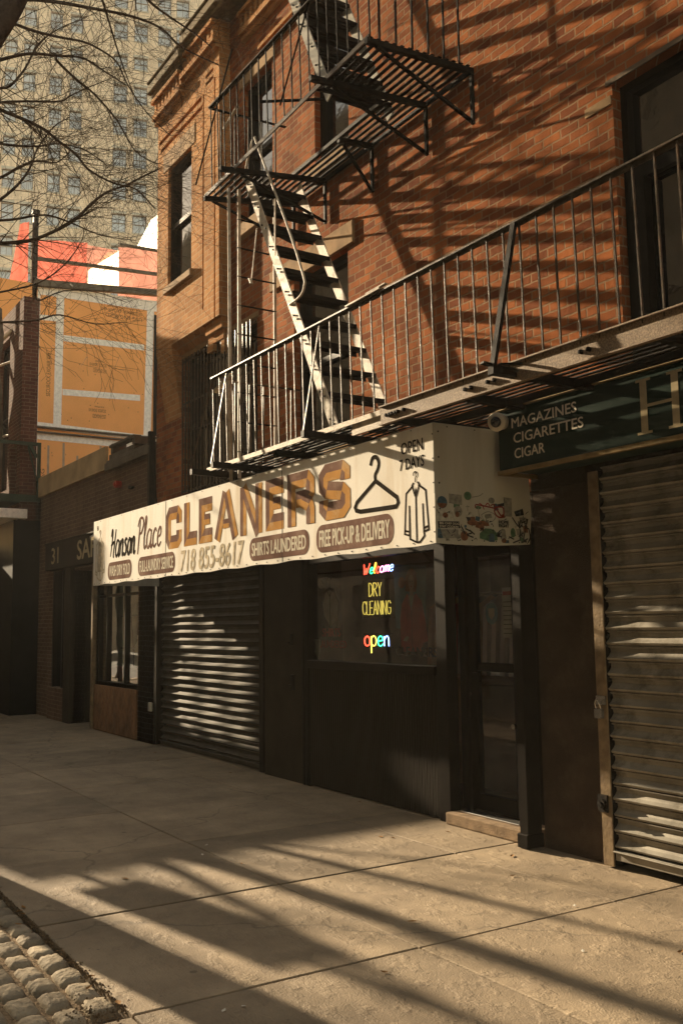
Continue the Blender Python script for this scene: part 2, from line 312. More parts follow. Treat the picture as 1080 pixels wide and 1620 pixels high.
def rrect(a0,a1,b0,b1,r,k=6):
    p=[]
    for cx,cy,s0 in ((a1-r,b1-r,0),(a0+r,b1-r,90),(a0+r,b0+r,180),(a1-r,b0+r,270)):
        for i in range(k+1): an=R(s0+90*i/k); p.append((cx+r*math.cos(an),cy+r*math.sin(an)))
    return p
def wall(mb,x0,x1,z0,z1,y,holes,depth,back=None,face=-1):
    xs=sorted(set([x0,x1]+[h[i] for h in holes for i in (0,1) if x0<h[i]<x1])); zs=sorted(set([z0,z1]+[h[i] for h in holes for i in (2,3) if z0<h[i]<z1]))
    for i in range(len(xs)-1):
        for j in range(len(zs)-1):
            cx=(xs[i]+xs[i+1])/2; cz=(zs[j]+zs[j+1])/2
            if any(h[0]<cx<h[1] and h[2]<cz<h[3] for h in holes): continue
            mb.quad((xs[i],y,zs[j]),(xs[i+1],y,zs[j]),(xs[i+1],y,zs[j+1]),(xs[i],y,zs[j+1]))
    for h in holes:
        a,b,c,d=max(h[0],x0),min(h[1],x1),max(h[2],z0),min(h[3],z1); e=y+(h[4] if len(h)>4 else depth)
        mb.quad((a,y,c),(a,y,d),(a,e,d),(a,e,c)); mb.quad((b,y,d),(b,y,c),(b,e,c),(b,e,d))
        mb.quad((a,y,d),(b,y,d),(b,e,d),(a,e,d)); mb.quad((b,y,c),(a,y,c),(a,e,c),(b,e,c))
        if back: mb.quad((a,e,c),(b,e,c),(b,e,d),(a,e,d))

# ================= SETTING: ground =================
def st(o): return tag(o,kind='structure')
g=MB(); g.quad((-400,-300,-.14),(400,-300,-.14),(400,300,-.14),(-400,300,-.14)); st(g.build('road','asphalt'))
g=MB(); g.box(-60,12,-.75,-.55,-.3,0); o=bevel(st(g.build('kerb','stone')),.02,2)
g=MB(); g.box(-60,12,-.55,6.2,-.3,-.12); st(g.build('pavement_base','concrete_dark'))
# pavement slabs: real joints between separate flags
g=MB(); rs=random.Random(3)
xj=[-60+1.43*i for i in range(0,60)]
def slabs(y0,y1,xs,gap=.010):
    for a,b in zip(xs[:-1],xs[1:]):
        dz=rs.uniform(-.002,.002); t=rs.uniform(-.0015,.0015)
        g.box(a+gap/2,b-gap/2,y0+gap/2,y1-gap/2,-.3,0)
        for k in range(4): v=g.v[-1-k]; g.v[-1-k]=(v[0],v[1],v[2]+dz+(t if k%2 else -t))
X1=[-60+1.435*i for i in range(39)]+[-4.035+1.43*i for i in range(0,11)]
slabs(1.51,2.99,X1); slabs(2.99,4.38,X1); slabs(4.38,4.99,X1)
slabs(4.99,6.2,[-60,-30,-12,-6.3])                         # under the shop fronts
g.box(-6.3,12,4.99,6.2,-.3,0)
slabs(-.55,1.51,[-4.035+1.43*i for i in range(0,11)])
o=bevel(st(g.build('pavement','walk')),.006,2)
g=MB(); g.box(-60,-4.04,-.545,1.5,-.3,-.03); st(g.build('gravel_bed','soil'))
# granite setts in the strip along the kerb
g=MB(); rs=random.Random(11)
def sett(x0,x1,y0,y1,h):
    n=7; P=[]
    cx,cy=(x0+x1)/2,(y0+y1)/2; base=len(g.v); rot=rs.uniform(-.05,.05)
    seed=rs.uniform(0,99); tx,ty=rs.uniform(-.05,.05),rs.uniform(-.06,.06)
    for j in range(n+1):
        for i in range(n+1):
            u=i/n*2-1; v=j/n*2-1
            rr=max(abs(u),abs(v)); du=(1-.10*v*v*abs(u))
            px=u*(x1-x0)/2*du+rs.uniform(-.004,.004); py=v*(y1-y0)/2*(1-.10*u*u*abs(v))+rs.uniform(-.004,.004)
            z=h-.016*rr**7-.006*rr**2-.008*(abs(u)*abs(v))**3+rs.uniform(-.0045,.0045)*(1-.5*rr)+tx*px*1.3+ty*py*1.3
            g.v.append((cx+px*math.cos(rot)-py*math.sin(rot),cy+px*math.sin(rot)+py*math.cos(rot),z))
    for j in range(n):
        for i in range(n):
            a=base+j*(n+1)+i; g.f.append((a,a+1,a+n+2,a+n+1))
    ring=[base+i for i in range(n+1)]+[base+j*(n+1)+n for j in range(1,n+1)]+[base+n*(n+1)+i for i in range(n-1,-1,-1)]+[base+j*(n+1) for j in range(n-1,0,-1)]
    nb=len(g.v)
    for r0 in ring: v=g.v[r0]; g.v.append((v[0]+(v[0]-cx)*.03,v[1]+(v[1]-cy)*.03,-.06))
    L=len(ring)
    for i in range(L): g.f.append((ring[i],nb+i,nb+(i+1)%L,ring[(i+1)%L]))
yy=1.500
while yy>.1:
    w=.125 if yy<1.4 else .13
    x=-4.10+rs.uniform(-.05,.03)
    while x>-8.6:
        l=rs.uniform(.17,.25); h=rs.uniform(-.006,.012)
        sett(x-l+.006,x-.008,yy-w+.008,yy-.006,h); x-=l+rs.uniform(.002,.012)
    yy-=w+rs.uniform(.004,.016)
st(g.build('cobblestones','granite',smooth=True))
# grit between setts and along the kerb line
g=MB()
for i in range(900):
    if i<650: x=rs.uniform(-6.6,-4.06); y=1.497+rs.gauss(0,.012)
    else: x=-4.1+rs.gauss(0,.05)-abs(rs.gauss(0,.09)); y=1.40+rs.gauss(0,.06)
    r=rs.uniform(.002,.008); z=rs.uniform(-.004,.004)
    g.v+= [(x+r,y,z),(x-r*.6,y+r*.8,z),(x-r*.5,y-r*.9,z),(x,y,z+r*1.3)]; n=len(g.v)-4
    g.f+=[(n,n+1,n+3),(n+1,n+2,n+3),(n+2,n,n+3)]
tag(g.build('grit','soil'),'loose grit and crumbs of soil along the edge of the cobbles','grit',kind='stuff')

M['leaf']=mat('dry leaf',(.24,.13,.05),.8,var=.3,bump=0); M['paper']=mat('scrap paper',(.6,.56,.48),.8,var=.1,bump=0)
rs=random.Random(77); lf=None
for i in range(22):
    x,y=[(rs.uniform(-6.4,-3.2),rs.uniform(1.6,4.8)),(rs.uniform(-6,-4.1),1.5+rs.gauss(0,.07)),(rs.uniform(-12,-6),rs.uniform(4.2,4.9))][0 if i<10 else 1 if i<17 else 2]
    a=rs.uniform(0,6.28); L=rs.uniform(.018,.035); mb=MB(); 
    for q in range(4):
        u0,u1=q/4,(q+1)/4; w0,w1=math.sin(3.14*u0)*.4*L,math.sin(3.14*u1)*.4*L
        f=lambda u,w: (x+math.cos(a)*(u-.5)*2*L-math.sin(a)*w, y+math.sin(a)*(u-.5)*2*L+math.cos(a)*w, .004+.012*abs(w)/L+.010*(u-.5)**2*(1 if i%2 else 3))
        mb.quad(f(u0,-w0),f(u1,-w1),f(u1,0),f(u0,0)); mb.quad(f(u0,0),f(u1,0),f(u1,w1),f(u0,w0))
    o=mb.build('dry_leaf','leaf'); tag(o,'small dry curled leaf lying on the pavement','leaf','dry leaves on the pavement')
for i in range(9):
    x,y=rs.uniform(-7,-3.3),rs.uniform(1.7,4.7); a=rs.uniform(0,3); c_,s_=math.cos(a)*.016,math.sin(a)*.016; mb=MB(); mb.poly([(x-c_,y-s_,.004),(x+s_*.6,y-c_*.6,.006),(x+c_,y+s_,.010),(x-s_*.5,y+c_*.7,.005)]); tag(mb.build('paper_scrap','paper'),'tiny pale paper scrap lying on the pavement','paper scrap','paper scraps on the pavement')

# ================= BRICK BUILDING =================
B=thing('brick_building','red brick building with dentil cornice, iron balconies and shuttered shops below','building',(-8,5,0))
RX=14.0
# openings of the upper facade  x0,x1,z0,z1
UP=[(-11.91,-11.13,6.13,7.80,.4),(-9.94,-9.21,6.30,8.03),(-8.28,-7.63,6.32,8.05),(-8.75,-7.68,3.3,5.27),(-11.70,-9.60,3.27,5.10),(-4.31,-2.75,3.2,5.27),(-7.0,-6.2,8.6,9.9),(-4.4,-3.5,7.2,9.0)]
w=MB(); wall(w,-12.65,RX,2.55,9.25,5.0,UP,.20)
w.quad((-12.65,5,0),(-12.65,5,9.25),(-12.65,14,9.25),(-12.65,14,0)); w.quad((RX,5,0),(RX,14,0),(RX,14,9.25),(RX,5,9.25))
w.quad((-12.65,5,9.25),(RX,5,9.25),(RX,14,9.25),(-12.65,14,9.25)); w.quad((-12.65,14,0),(-12.65,14,9.25),(RX,14,9.25),(RX,14,0))
w.build('wall','brick',B)
# proud bay at the left end with grooves, corbelled foot
bay=MB(); gh=[(-10.785,-10.745,5.50,8.33),(-10.445,-10.405,5.30,8.40)]
gr=[(-12.26,-10.82,8.28,8.34),(-12.20,-10.80,8.15,8.21),(-10.70,-10.47,8.50,8.55),(-10.70,-10.47,8.40,8.45)]
wall(bay,-12.30,-10.30,5.30,9.25,4.85,[(-11.91,-11.13,6.13,7.80,.34)]+[h+(.05,) for h in gh+gr],.2)
for h in gh+gr: bay.quad((h[0],4.90,h[2]),(h[1],4.90,h[2]),(h[1],4.90,h[3]),(h[0],4.90,h[3]))
bay.quad((-10.30,4.85,5.30),(-10.30,5.0,5.30),(-10.30,5.0,9.25),(-10.30,4.85,9.25)); bay.quad((-12.30,5,5.3),(-12.30,4.85,5.3),(-12.30,4.85,9.25),(-12.30,5,9.25))
bay.quad((-12.30,4.85,5.30),(-12.30,5.0,5.30),(-10.30,5.0,5.30),(-10.30,4.85,5.30))
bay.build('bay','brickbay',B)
cb=MB(); cb.quad((-12.30,4.998,4.35),(-11.77,4.998,4.35),(-11.77,4.85,5.299),(-12.30,4.85,5.299)); cb.quad((-11.77,4.998,5.165),(-10.82,4.998,5.165),(-10.82,4.85,5.299),(-11.77,4.85,5.299)); cb.quad((-11.77,4.998,4.35),(-11.77,5.0,4.35),(-11.77,5.0,5.299),(-11.77,4.85,5.299)); cb.quad((-12.30,5.0,4.35),(-12.30,4.998,4.35),(-12.30,4.85,5.299),(-12.30,5.0,5.299)); cb.quad((-10.82,4.998,5.165),(-10.82,5.0,5.165),(-10.82,5.0,5.299),(-10.82,4.85,5.299))
for (a,b_,y,z0,z1) in ((-10.80,-10.33,4.90,5.17,5.297),(-10.80,-10.36,4.94,5.05,5.168),(-10.78,-10.62,4.92,4.95,5.047),(-10.46,-10.36,4.95,4.88,5.047)): cb.box(a,b_,y,5.01,z0,z1)
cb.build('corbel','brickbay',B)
# cornice + dentils
co=MB()
for a,b_,dz in ((-12.34,-11.20,0),(-11.198,RX+.2,.12)):
    co.box(a,b_,4.69,5.2,9.04+dz,9.17+dz); co.box(a+.04,b_,4.74,5.2,8.99+dz,9.038+dz); co.box(a+.03,b_,4.67,5.25,9.173+dz,9.21+dz)
bevel(co.build('cornice','cornice',B),.012)
de=MB()
x=-12.27
while x<RX:
    y0=4.78 if x<-10.3 else 4.93
    zo=0 if x<-11.35 else (.13 if x<-10.3 else .0)
    if x<-10.3 or x>-9.9: de.box(x,x+.062,y0,(4.86 if x<-10.3 else 5.01),8.74+zo,8.90+zo)
    x+=.125
for a,b_,y0,y1,zo in ((-12.32,-11.36,4.74,4.86,0),(-11.35,-10.3,4.74,4.86,.13),(-9.9,RX,4.89,5.01,0)):
    de.box(a,b_,y0,y1,8.90+zo,8.955+zo); de.box(a,b_,y0+.02,y1,8.66+zo,8.735+zo); de.box(a,b_,y0+.06,y1,8.60+zo,8.655+zo)
for zz in (8.30,8.18): de.box(-9.5,RX,4.965,5.01,zz,zz+.045)
de.build('dentil_course','brickbay',B)
def win(x0,x1,z0,z1,y,sill=None,lintel=None,frame='frame',sash=True,sillm='stone',lit=None,yf=5.0,blind=None):
    d=y
    f=MB(); t=.055
    f.box(x0,x1,d-.05,d+.03,z0,z0+t); f.box(x0,x1,d-.05,d+.03,z1-t,z1); f.box(x0,x0+t,d-.05,d+.03,z0+t,z1-t); f.box(x1-t,x1,d-.05,d+.03,z0+t,z1-t)
    if sash: zm=(z0+z1)/2; f.box(x0+t,x1-t,d-.04,d+.01,zm-.03,zm+.03)
    wn=f.build('window',frame,B)
    p=MB(); p.box(x0+t,x1-t,d+.012,d+.02,z0+t,z1-t); p.build('pane','pane',wn)
    if sill: s=MB(); s.box(*sill); bevel(s.build('sill',sillm,wn),.008)
    if lintel: s=MB(); s.box(*lintel); bevel(s.build('lintel','stone',wn),.006)
    if blind: s=MB(); s.box(*blind); s.build('blind','side',wn)
    return wn
win(-11.91,-11.13,6.13,7.80,4.94,sill=(-11.97,-11.06,4.80,5.02,6.03,6.127),lintel=(-12.08,-11.02,4.842,5.0,7.803,8.07),blind=None)
win(-9.94,-9.21,6.30,8.03,5.12,sill=(-10.03,-9.12,4.92,5.12,6.14,6.297),lintel=(-10.02,-9.13,4.975,5.1,8.033,8.22))
win(-8.28,-7.63,6.32,8.05,5.12,sill=(-8.37,-7.54,4.92,5.12,6.16,6.317),lintel=(-8.36,-7.55,4.975,5.1,8.053,8.24))
win(-8.75,-7.68,3.3,5.27,5.12,sill=(-8.84,-7.6,4.93,5.12,3.15,3.297),lintel=(-9.25,-7.55,4.97,5.1,5.273,5.50))
bw=win(-11.70,-9.60,3.27,5.10,5.14,sill=(-11.76,-9.56,4.93,5.14,3.12,3.267),lintel=(-11.74,-9.56,4.985,5.1,5.103,5.16),sillm='stonedark')
win(-7.0,-6.2,8.6,9.9,5.12)
win(-4.4,-3.5,7.2,9.0,5.12,sill=(-4.5,-3.4,4.93,5.12,7.05,7.197),lintel=(-4.5,-3.4,4.97,5.1,9.003,9.2))
dr=win(-4.31,-2.75,3.2,5.27,5.13,sash=False,lintel=None)
s=MB(); s.box(-4.255,-2.80,5.07,5.12,4.55,4.68); s.box(-4.255,-4.12,5.05,5.12,3.26,4.55); s.build('transom','frame',dr)
s=MB(); s.box(-4.36,-2.7,4.988,5.1,5.275,5.31); s.build('steel_lintel','stonedark',B)
# window guard bars
gb=MB()
x=-11.66
while x<-9.62: gb.box(x,x+.016,4.955,4.971,3.29,5.09); x+=.098
gb.box(-11.70,-9.60,4.972,4.984,4.47,4.492); gb.box(-11.70,-9.60,4.972,4.984,3.31,3.335); gb.box(-11.70,-9.60,4.972,4.984,5.04,5.06)
gb.build('window_guard','iron',B)
# bleached patch brick by the door
s=MB(); s.box(-4.56,-4.32,4.992,5.02,5.135,5.20); s.build('repair_mortar','stone',B)

# ---- ground floor of the building ----
pr=MB()
pr.box(-13.26,-12.66,5.0,5.3,0,2.55); 
pr.build('shop_pier','stuccodark',B)
pr=MB(); pr.box(-9.46,-8.66,5.0,5.5,0,2.548); pr.build('shop_pier','stuccodark',B)
pr=MB(); pr.box(-5.23,-4.63,5.0,5.6,0,2.548); pr.build('shop_pier','stucco',B)
pr=MB(); pr.box(-8.655,-5.235,5.002,5.5,2.30,2.547); pr.box(-12.65,-9.465,5.002,5.5,2.3,2.547); pr.build('shop_header','stuccodark',B)
pr=MB(); pr.box(-4.625,RX,5.003,5.5,2.60,2.70); pr.box(-5.23,RX,4.985,4.999,2.545,2.665); pr.build('shop_header','stuccodark',B)
# roller shutters
def shutter(x0,x1,y,z0,z1,m,label,pitch=.10):
    mb=MB(); z=z0+.07; prof=[(0,0),(.10,-.028),(.22,-.034),(.40,-.010),(.62,.006),(.86,.003),(.92,-.016),(1.0,-.016)]
    nx=10; rs2=random.Random(int(x0*10))
    nx=max(10,int((x1-x0)/.22)); dent=[(rs2.uniform(x0,min(x1,x0+4)),rs2.uniform(.2,1.9),rs2.uniform(.006,.014)) for _ in range(9)]; row=0
    while z<z1:
        jit=rs2.uniform(-.003,.003); tl=rs2.uniform(-.003,.003); base=len(mb.v); K=len(prof)
        for i in range(nx+1):
            x=x0+(x1-x0)*i/nx
            for a,ya in prof:
                zz=z+a*pitch; dd=sum(am*math.exp(-((x-dx)**2/.05+(zz-dz)**2/.012)) for dx,dz,am in dent)
                mb.v.append((x,y+ya+jit+dd+rs2.uniform(-.0006,.0006),zz+tl*(i/nx-.5)*(0 if a in(0,1) else 1)))
        for i in range(nx):
            for q in range(K-1): a=base+i*K+q; mb.f.append((a,a+K,a+K+1,a+1))
        z+=pitch
    o=mb.build('roller_shutter',m,B,label=label)
    bb=MB(); bb.box(x0,x1,y-.035,y+.01,z0,z0+.062); bb.box(x0,x1,y-.06,y-.036,z0+.052,z0+.062); bevel(bb.build('bottom_bar',m,o),.004)
    return o
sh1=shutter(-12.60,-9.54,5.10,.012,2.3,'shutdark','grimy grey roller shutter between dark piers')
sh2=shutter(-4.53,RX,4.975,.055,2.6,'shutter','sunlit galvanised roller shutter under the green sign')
def guide(x0,x1,y0,y1,z1,m,par): 
    a=MB(); a.box(x0,x1,y0,y0+.012,.012,z1); a.box(x0,x0+.012,y0+.012,y1,.012,z1)
    o=bevel(a.build('guide_rail',m,par),.003)
    a=MB(); a.box(x1-.012,x1-.002,y0+.0125,y1+.03,.012,z1); a.build('gap_strip','frame',o); return o  # strip coloured dark for the unlit gap at the slat ends
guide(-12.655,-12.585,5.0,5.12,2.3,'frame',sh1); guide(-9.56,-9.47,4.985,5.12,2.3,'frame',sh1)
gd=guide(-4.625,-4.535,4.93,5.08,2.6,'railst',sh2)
h=MB(); h.cyl((-4.60,4.935,.40),(-4.60,4.90,.40),.035,16); h.cyl((-4.60,4.90,.40),(-4.60,4.885,.40),.018,12); h.box(-4.64,-4.56,4.915,4.93,.35,.46); h.build('slide_bolt','black',gd,smooth=False)
pk=MB(); pk.box(-4.61,-4.55,4.885,4.915,.955,1.015); pk.tube(smooth_pts([(-4.60,4.90,1.01),(-4.598,4.885,1.05),(-4.58,4.88,1.075),(-4.562,4.885,1.05),(-4.56,4.90,1.01)],4),.006,6); pk.box(-4.62,-4.54,4.915,4.93,1.04,1.10); bevel(pk.build('padlock','chrome',gd),.004)
# concrete shoe under rail
# electric box, locks on piers
s=MB(); s.box(-12.80,-12.70,4.965,4.999,.44,.56); bevel(s.build('junction_box','side',B),.006)
s=MB(); s.box(-8.83,-8.79,4.965,4.999,.92,1.08); s.cyl((-8.81,4.97,.97),(-8.81,4.93,.97),.012); s.build('lock_plate','frame',B)
s=MB(); s.box(-8.86,-8.82,4.98,4.999,1.38,1.50); s.box(-8.865,-8.835,4.95,4.98,1.40,1.415); s.build('door_bell','frame',B)
# ---- dry cleaner's shop front ----
fr=MB()
for a,b_,z0,z1 in ((-8.64,-8.50,0,2.3),(-6.42,-6.28,0.0,2.3)): fr.box(a,b_,4.99,5.10,z0,z1)
fr.box(-8.50,-6.42,4.995,5.10,2.2,2.3); fr.box(-8.50,-6.42,4.97,5.12,1.16,1.235)
fr.box(-8.60,-8.57,4.975,4.992,0,2.3)
sf=bevel(fr.build('shop_window','frame',B,label='dark framed dry cleaner window above a ribbed panel'),.004)
g=MB(); g.quad((-8.50,5.05,1.235),(-6.42,5.05,1.235),(-6.42,5.05,2.2),(-8.50,5.05,2.2)); g.build('pane','glass',sf)
k=MB(); x=-8.50
while x<-6.425:
    k.box(x,x+.028,5.004,5.05,.012,1.158); k.box(x+.028,x+.036,5.014,5.05,.012,1.158); x+=.036
k.build('kick_panel','kick',sf)
# door
dj=MB(); dj.box(-5.60,-5.52,5.10,5.22,.10,2.3); dj.box(-6.278,-6.20,5.12,5.22,.10,2.3); dj.box(-6.20,-5.60,5.12,5.22,2.22,2.3); dj.box(-5.52,-5.24,5.18,5.24,0.10,2.3)
door_f=bevel(dj.build('door_frame','frame',B),.003)
dl=MB(); dl.box(-6.195,-6.10,5.15,5.20,.115,2.21); dl.box(-5.67,-5.605,5.15,5.20,.115,2.21); dl.box(-6.10,-5.67,5.15,5.20,.115,.24); dl.box(-6.10,-5.67,5.15,5.20,1.20,1.27); dl.box(-6.10,-5.67,5.15,5.20,2.12,2.21)
dl.box(-6.12,-6.04,5.11,5.15,.98,1.19)
door=bevel(dl.build('shop_door','frame',B,label='glass shop door with a dark metal frame'),.003)
g=MB(); g.quad((-6.10,5.175,.24),(-5.67,5.175,.24),(-5.67,5.175,2.12),(-6.10,5.175,2.12)); g.build('pane','glass',door)
h=MB(); h.cyl((-6.15,5.15,1.02),(-6.15,5.12,1.02),.012,10); h.cyl((-5.635,5.15,.80),(-5.635,5.10,.80),.02,10); h.build('lock','chrome',door)
s=MB(); s.box(-6.27,-5.34,4.93,5.30,.003,.095); bevel(s.build('door_step','stepstone',B),.01,2)
s=MB(); s.box(-6.20,-5.52,5.02,5.13,.096,.108); bevel(s.build('threshold','chrome',B),.003)
s=MB(); s.box(-5.335,-5.25,4.86,4.995,.02,2.30); s.box(-5.345,-5.24,4.84,5.0,.004,.10); bevel(s.build('door_post','frame',B),.004)
# interior of the shop: counter, back wall, racks of clothes
rm=MB(); a,b_,y0,y1,z0,z1=-9.4,-5.25,5.3,8.2,.02,2.6
rm.quad((a,y1,z0),(b_,y1,z0),(b_,y1,z1),(a,y1,z1)); rm.quad((a,5.3,z0),(a,y1,z0),(a,y1,z1),(a,5.3,z1)); rm.quad((b_,y1,z0),(b_,5.3,z0),(b_,5.3,z1),(b_,y1,z1))
rm.quad((a,5.3,z1),(a,y1,z1),(b_,y1,z1),(b_,5.3,z1)); rm.quad((a,5.25,z0),(b_,5.25,z0),(b_,y1,z0),(a,y1,z0)); rm.build('shop_room','room',B)
ct=MB(); ct.box(-8.4,-6.6,6.2,6.7,.02,1.0); ct.box(-8.45,-6.55,6.15,6.75,1.0,1.04); Ra=thing('clothes_rack','rail of cleaned clothes in bags inside the dry cleaner','clothes rack',(-7.6,6.9,0)); r1=MB(); r1.cyl((-8.9,6.95,1.9),(-6.6,6.95,1.9),.015,8); r1.cyl((-8.9,6.95,0),(-8.9,6.95,1.9),.02,8); r1.cyl((-6.6,6.95,0),(-6.6,6.95,1.9),.02,8); r1.build('rail','chrome',Ra)
for i in range(16):
    x=-8.8+i*.135; rr=random.Random(i); g2=MB(); L2=rr.uniform(.8,1.1); g2.poly([(x,6.75,1.75),(x+.02,6.95,1.88),(x,7.15,1.75),(x+.01,7.2,1.8-L2),(x-.01,6.7,1.8-L2)]); g2.poly([(x+.06,6.75,1.75),(x+.04,6.95,1.88),(x+.06,7.15,1.75),(x+.07,7.2,1.8-L2),(x+.07,6.7,1.8-L2)]); g2.quad((x,6.75,1.75),(x+.06,6.75,1.75),(x+.07,6.7,1.8-L2),(x-.01,6.7,1.8-L2)); g2.build('garment',['side','white','red','green','orange'][rr.choice((0,1,0,1,2,3,4))],Ra)
tag(bevel(ct.build('counter','plywood'),.01),'wooden counter inside the dry cleaner behind the neon signs','counter')

# ---- far-left shop window (low building) is built below ----
# ================= AWNING SIGN =================
A=thing('awning_sign','long cream sign box lettered CLEANERS with a plain sticker-covered right end','awning',(-8.8,4.1,2.13))
AF,AX0,AX1,AZ0,AZ1=4.08,-12.50,-5.22,2.132,2.972
s=MB()
# slightly buckled vinyl face
nx,nz_=74,8; base=len(s.v)
rs=random.Random(5)
for j in range(nz_+1):
    for i in range(nx+1):
        x=AX0+(AX1-AX0)*i/nx; z=AZ0+(AZ1-AZ0)*j/nz_
        edge=(-.006*math.sin(i*.9)*(1 if j==0 else .4 if j==1 else 0))
        s.v.append((x,AF+.0008*math.sin(x*3.1+z*4)*math.sin(j/nz_*3.14),z+edge))
for j in range(nz_):
    for i in range(nx):
        a=base+j*(nx+1)+i; s.f.append((a,a+1,a+nx+2,a+nx+1))
fp=s.build('front_panel','banner',A,smooth=True)
for x in (-10.03,-7.38): s=MB(); s.box(x,x+.007,AF-.002,AF+.001,AZ0+.005,AZ1-.005); s.build('panel_seam','ink',fp)
s=MB()
for z in (AZ0+.05,AZ1-.06): s.box(AX0+.02,AX1-.02,AF+.010,AF+.03,z,z+.02)
s.build('frame_rail','iron',A)
for i in range(7): x=AX0+.3+i*1.12; s=MB(); s.bar((x,AF+.03,AZ1-.05),(x,4.985,AZ1-.05),.02,.02); s.bar((x,AF+.03,AZ0+.06),(x,4.985,AZ1-.07),.014,.014); s.build('strut','iron',A)
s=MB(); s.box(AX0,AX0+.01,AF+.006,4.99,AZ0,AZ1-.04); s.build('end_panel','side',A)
s=MB(); n=10
P=[(AF,AZ0+.003),(4.3,AZ0-.004),(4.6,AZ0),(4.85,AZ0+.012),(4.945,AZ0+.02),(4.97,AZ0+.25),(4.955,AZ0+.5),(4.955,AZ1),(AF,AZ1)]
s.poly([(AX1,y,z) for y,z in P]); s.poly([(AX1-.008,y,z) for y,z in P[::-1]])
for i in range(len(P)): 
    a,b=P[i],P[(i+1)%len(P)]; s.quad((AX1-.008,*a),(AX1-.008,*b),(AX1,*b),(AX1,*a))
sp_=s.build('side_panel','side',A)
def screw(p,q,r,par): s=MB(); s.cyl(p,q,r,6); s.build('screw','black',par)
for i in range(37):
    x=AX0+.06+i*.199; screw((x,AF-.004,AZ0+.018),(x,AF+.004,AZ0+.018),.005,fp)
    if i%2: screw((x,AF-.004,AZ1-.015),(x,AF+.004,AZ1-.015),.004,fp)
for j in range(5): screw((AX1-.01,AF-.004,AZ0+.08+j*.17),(AX1-.01,AF+.004,AZ0+.08+j*.17),.005,fp); screw((AX1-.004,AF+.04,AZ0+.06+j*.18),(AX1+.004,AF+.04,AZ0+.06+j*.18),.006,sp_)
for j in range(8): screw((AX1-.004,AF+.1+j*.11,AZ0+.03),(AX1+.004,AF+.1+j*.11,AZ0+.03),.005,sp_)
screw((AX1-.004,4.2,AZ1-.02),(AX1+.004,4.2,AZ1-.02),.005,sp_); screw((AX1-.004,4.45,AZ1-.02),(AX1+.004,4.45,AZ1-.02),.005,sp_)

fpl=Pl((0,AF-.0012,0),(1,0,0))
def TX(name,m,strs,par=A,label=None,pl=fpl):
    mb=MB()
    for t in strs: text(pl,mb,*t[:5],**(t[5] if len(t)>5 else {}))
    return mb.build(name,m,par,label=label)
# chiselled block letters: each stroke = two facets, plum on the left/top, ochre on the right/bottom
LZ0,LZ1=2.425,2.885
pm,om=MB(),MB(); cnt=[0]
def stroke(pts,wd,closed=False):
    n=len(pts); P=[Vector(p) for p in pts]; cnt[0]+=1; dd=.0002+.00008*cnt[0]
    def nrm(i):
        a=P[i-1] if i>0 else None; c=P[i+1] if i<n-1 else None
        t1=(P[i]-a).normalized() if a is not None else (c-P[i]).normalized(); t2=(c-P[i]).normalized() if c is not None else t1
        t=(t1+t2).normalized(); nn=Vector((-t.y,t.x)); return nn/max(.5,nn.dot(Vector((-t1.y,t1.x))))
    for i in range(n-1):
        a,b=P[i],P[i+1]; na,nb=nrm(i)*wd/2,nrm(i+1)*wd/2; t=(b-a).normalized(); side=Vector((-t.y,t.x))
        for sg in (1,-1):
            o=side*sg; plum=(o.x*-.9+o.y*.5)>0
            (pm if plum else om).quad(*[fpl.at(q.x,q.y,dd) for q in ((a,b,b+nb*sg,a+na*sg) if sg<0 else (a,a+na*sg,b+nb*sg,b))])
def L_(x0,x1,strs,wd):
    for pts,*w_ in strs:
        stroke([(x0+wd/2+(x1-x0-wd)*u, LZ0+wd/2+(LZ1-LZ0-wd)*v) for u,v in pts],w_[0] if w_ else wd)
e=.0
def ext(pts,wd,x0,x1):  # lengthen ends so square ends reach the box
    return pts
CW=.145
hx=lambda x0,x1: CW/2/(x1-x0-CW); vz=CW/2/(LZ1-LZ0-CW)
def letters():
    a,b=-10.02,-9.58; h=hx(a,b); L_(a,b,[([(1,.62),(1,.9),(.85,1),(.15,1),(0,.85),(0,.15),(.15,0),(.85,0),(1,.1),(1,.38)],)],CW)
    a,b=-9.52,-9.19; h=hx(a,b); L_(a,b,[([(0,1+vz),(0,0),(1+h,0)],)],CW)
    for a,b in ((-9.14,-8.82),(-7.68,-7.35)):
        h=hx(a,b); L_(a,b,[([(1+h,1),(0,1),(0,0),(1+h,0)],),([(.35,.52),(1+h*.3,.52)],.11)],CW)
    a,b=-8.74,-8.26; h=hx(a,b); L_(a,b,[([(-.1,-vz),(.46,1+vz)],.13),([(.54,1+vz),(1.1,-vz)],.13),([(.3,.25),(.7,.25)],.09)],CW)
    a,b=-8.20,-7.74; h=hx(a,b); L_(a,b,[([(0,-vz),(0,1+vz)],.13),([(.02,1+vz),(.98,-vz)],.13),([(1,-vz),(1,1+vz)],.13)],CW)
    a,b=-7.28,-6.82; h=hx(a,b); L_(a,b,[([(0,-vz),(0,1),(.85,1),(1,.88),(1,.62),(.85,.48),(.25,.48)],.14),([(.55,.45),(.95,.3),(1,.15),(1,-vz)],.135)],CW)
    a,b=-6.75,-6.28; h=hx(a,b); L_(a,b,[([(1,.72),(1,.9),(.85,1),(.15,1),(0,.88),(0,.66),(.15,.55),(.85,.45),(1,.34),(1,.12),(.85,0),(.15,0),(0,.12),(0,.3)],)],CW)
letters()
pm.build('plum_letter_facets','purple',A,label='plum shaded sides of the big CLEANERS letters'); om.build('ochre_letter_facets','orange',A,label='ochre faces of the big CLEANERS letters')
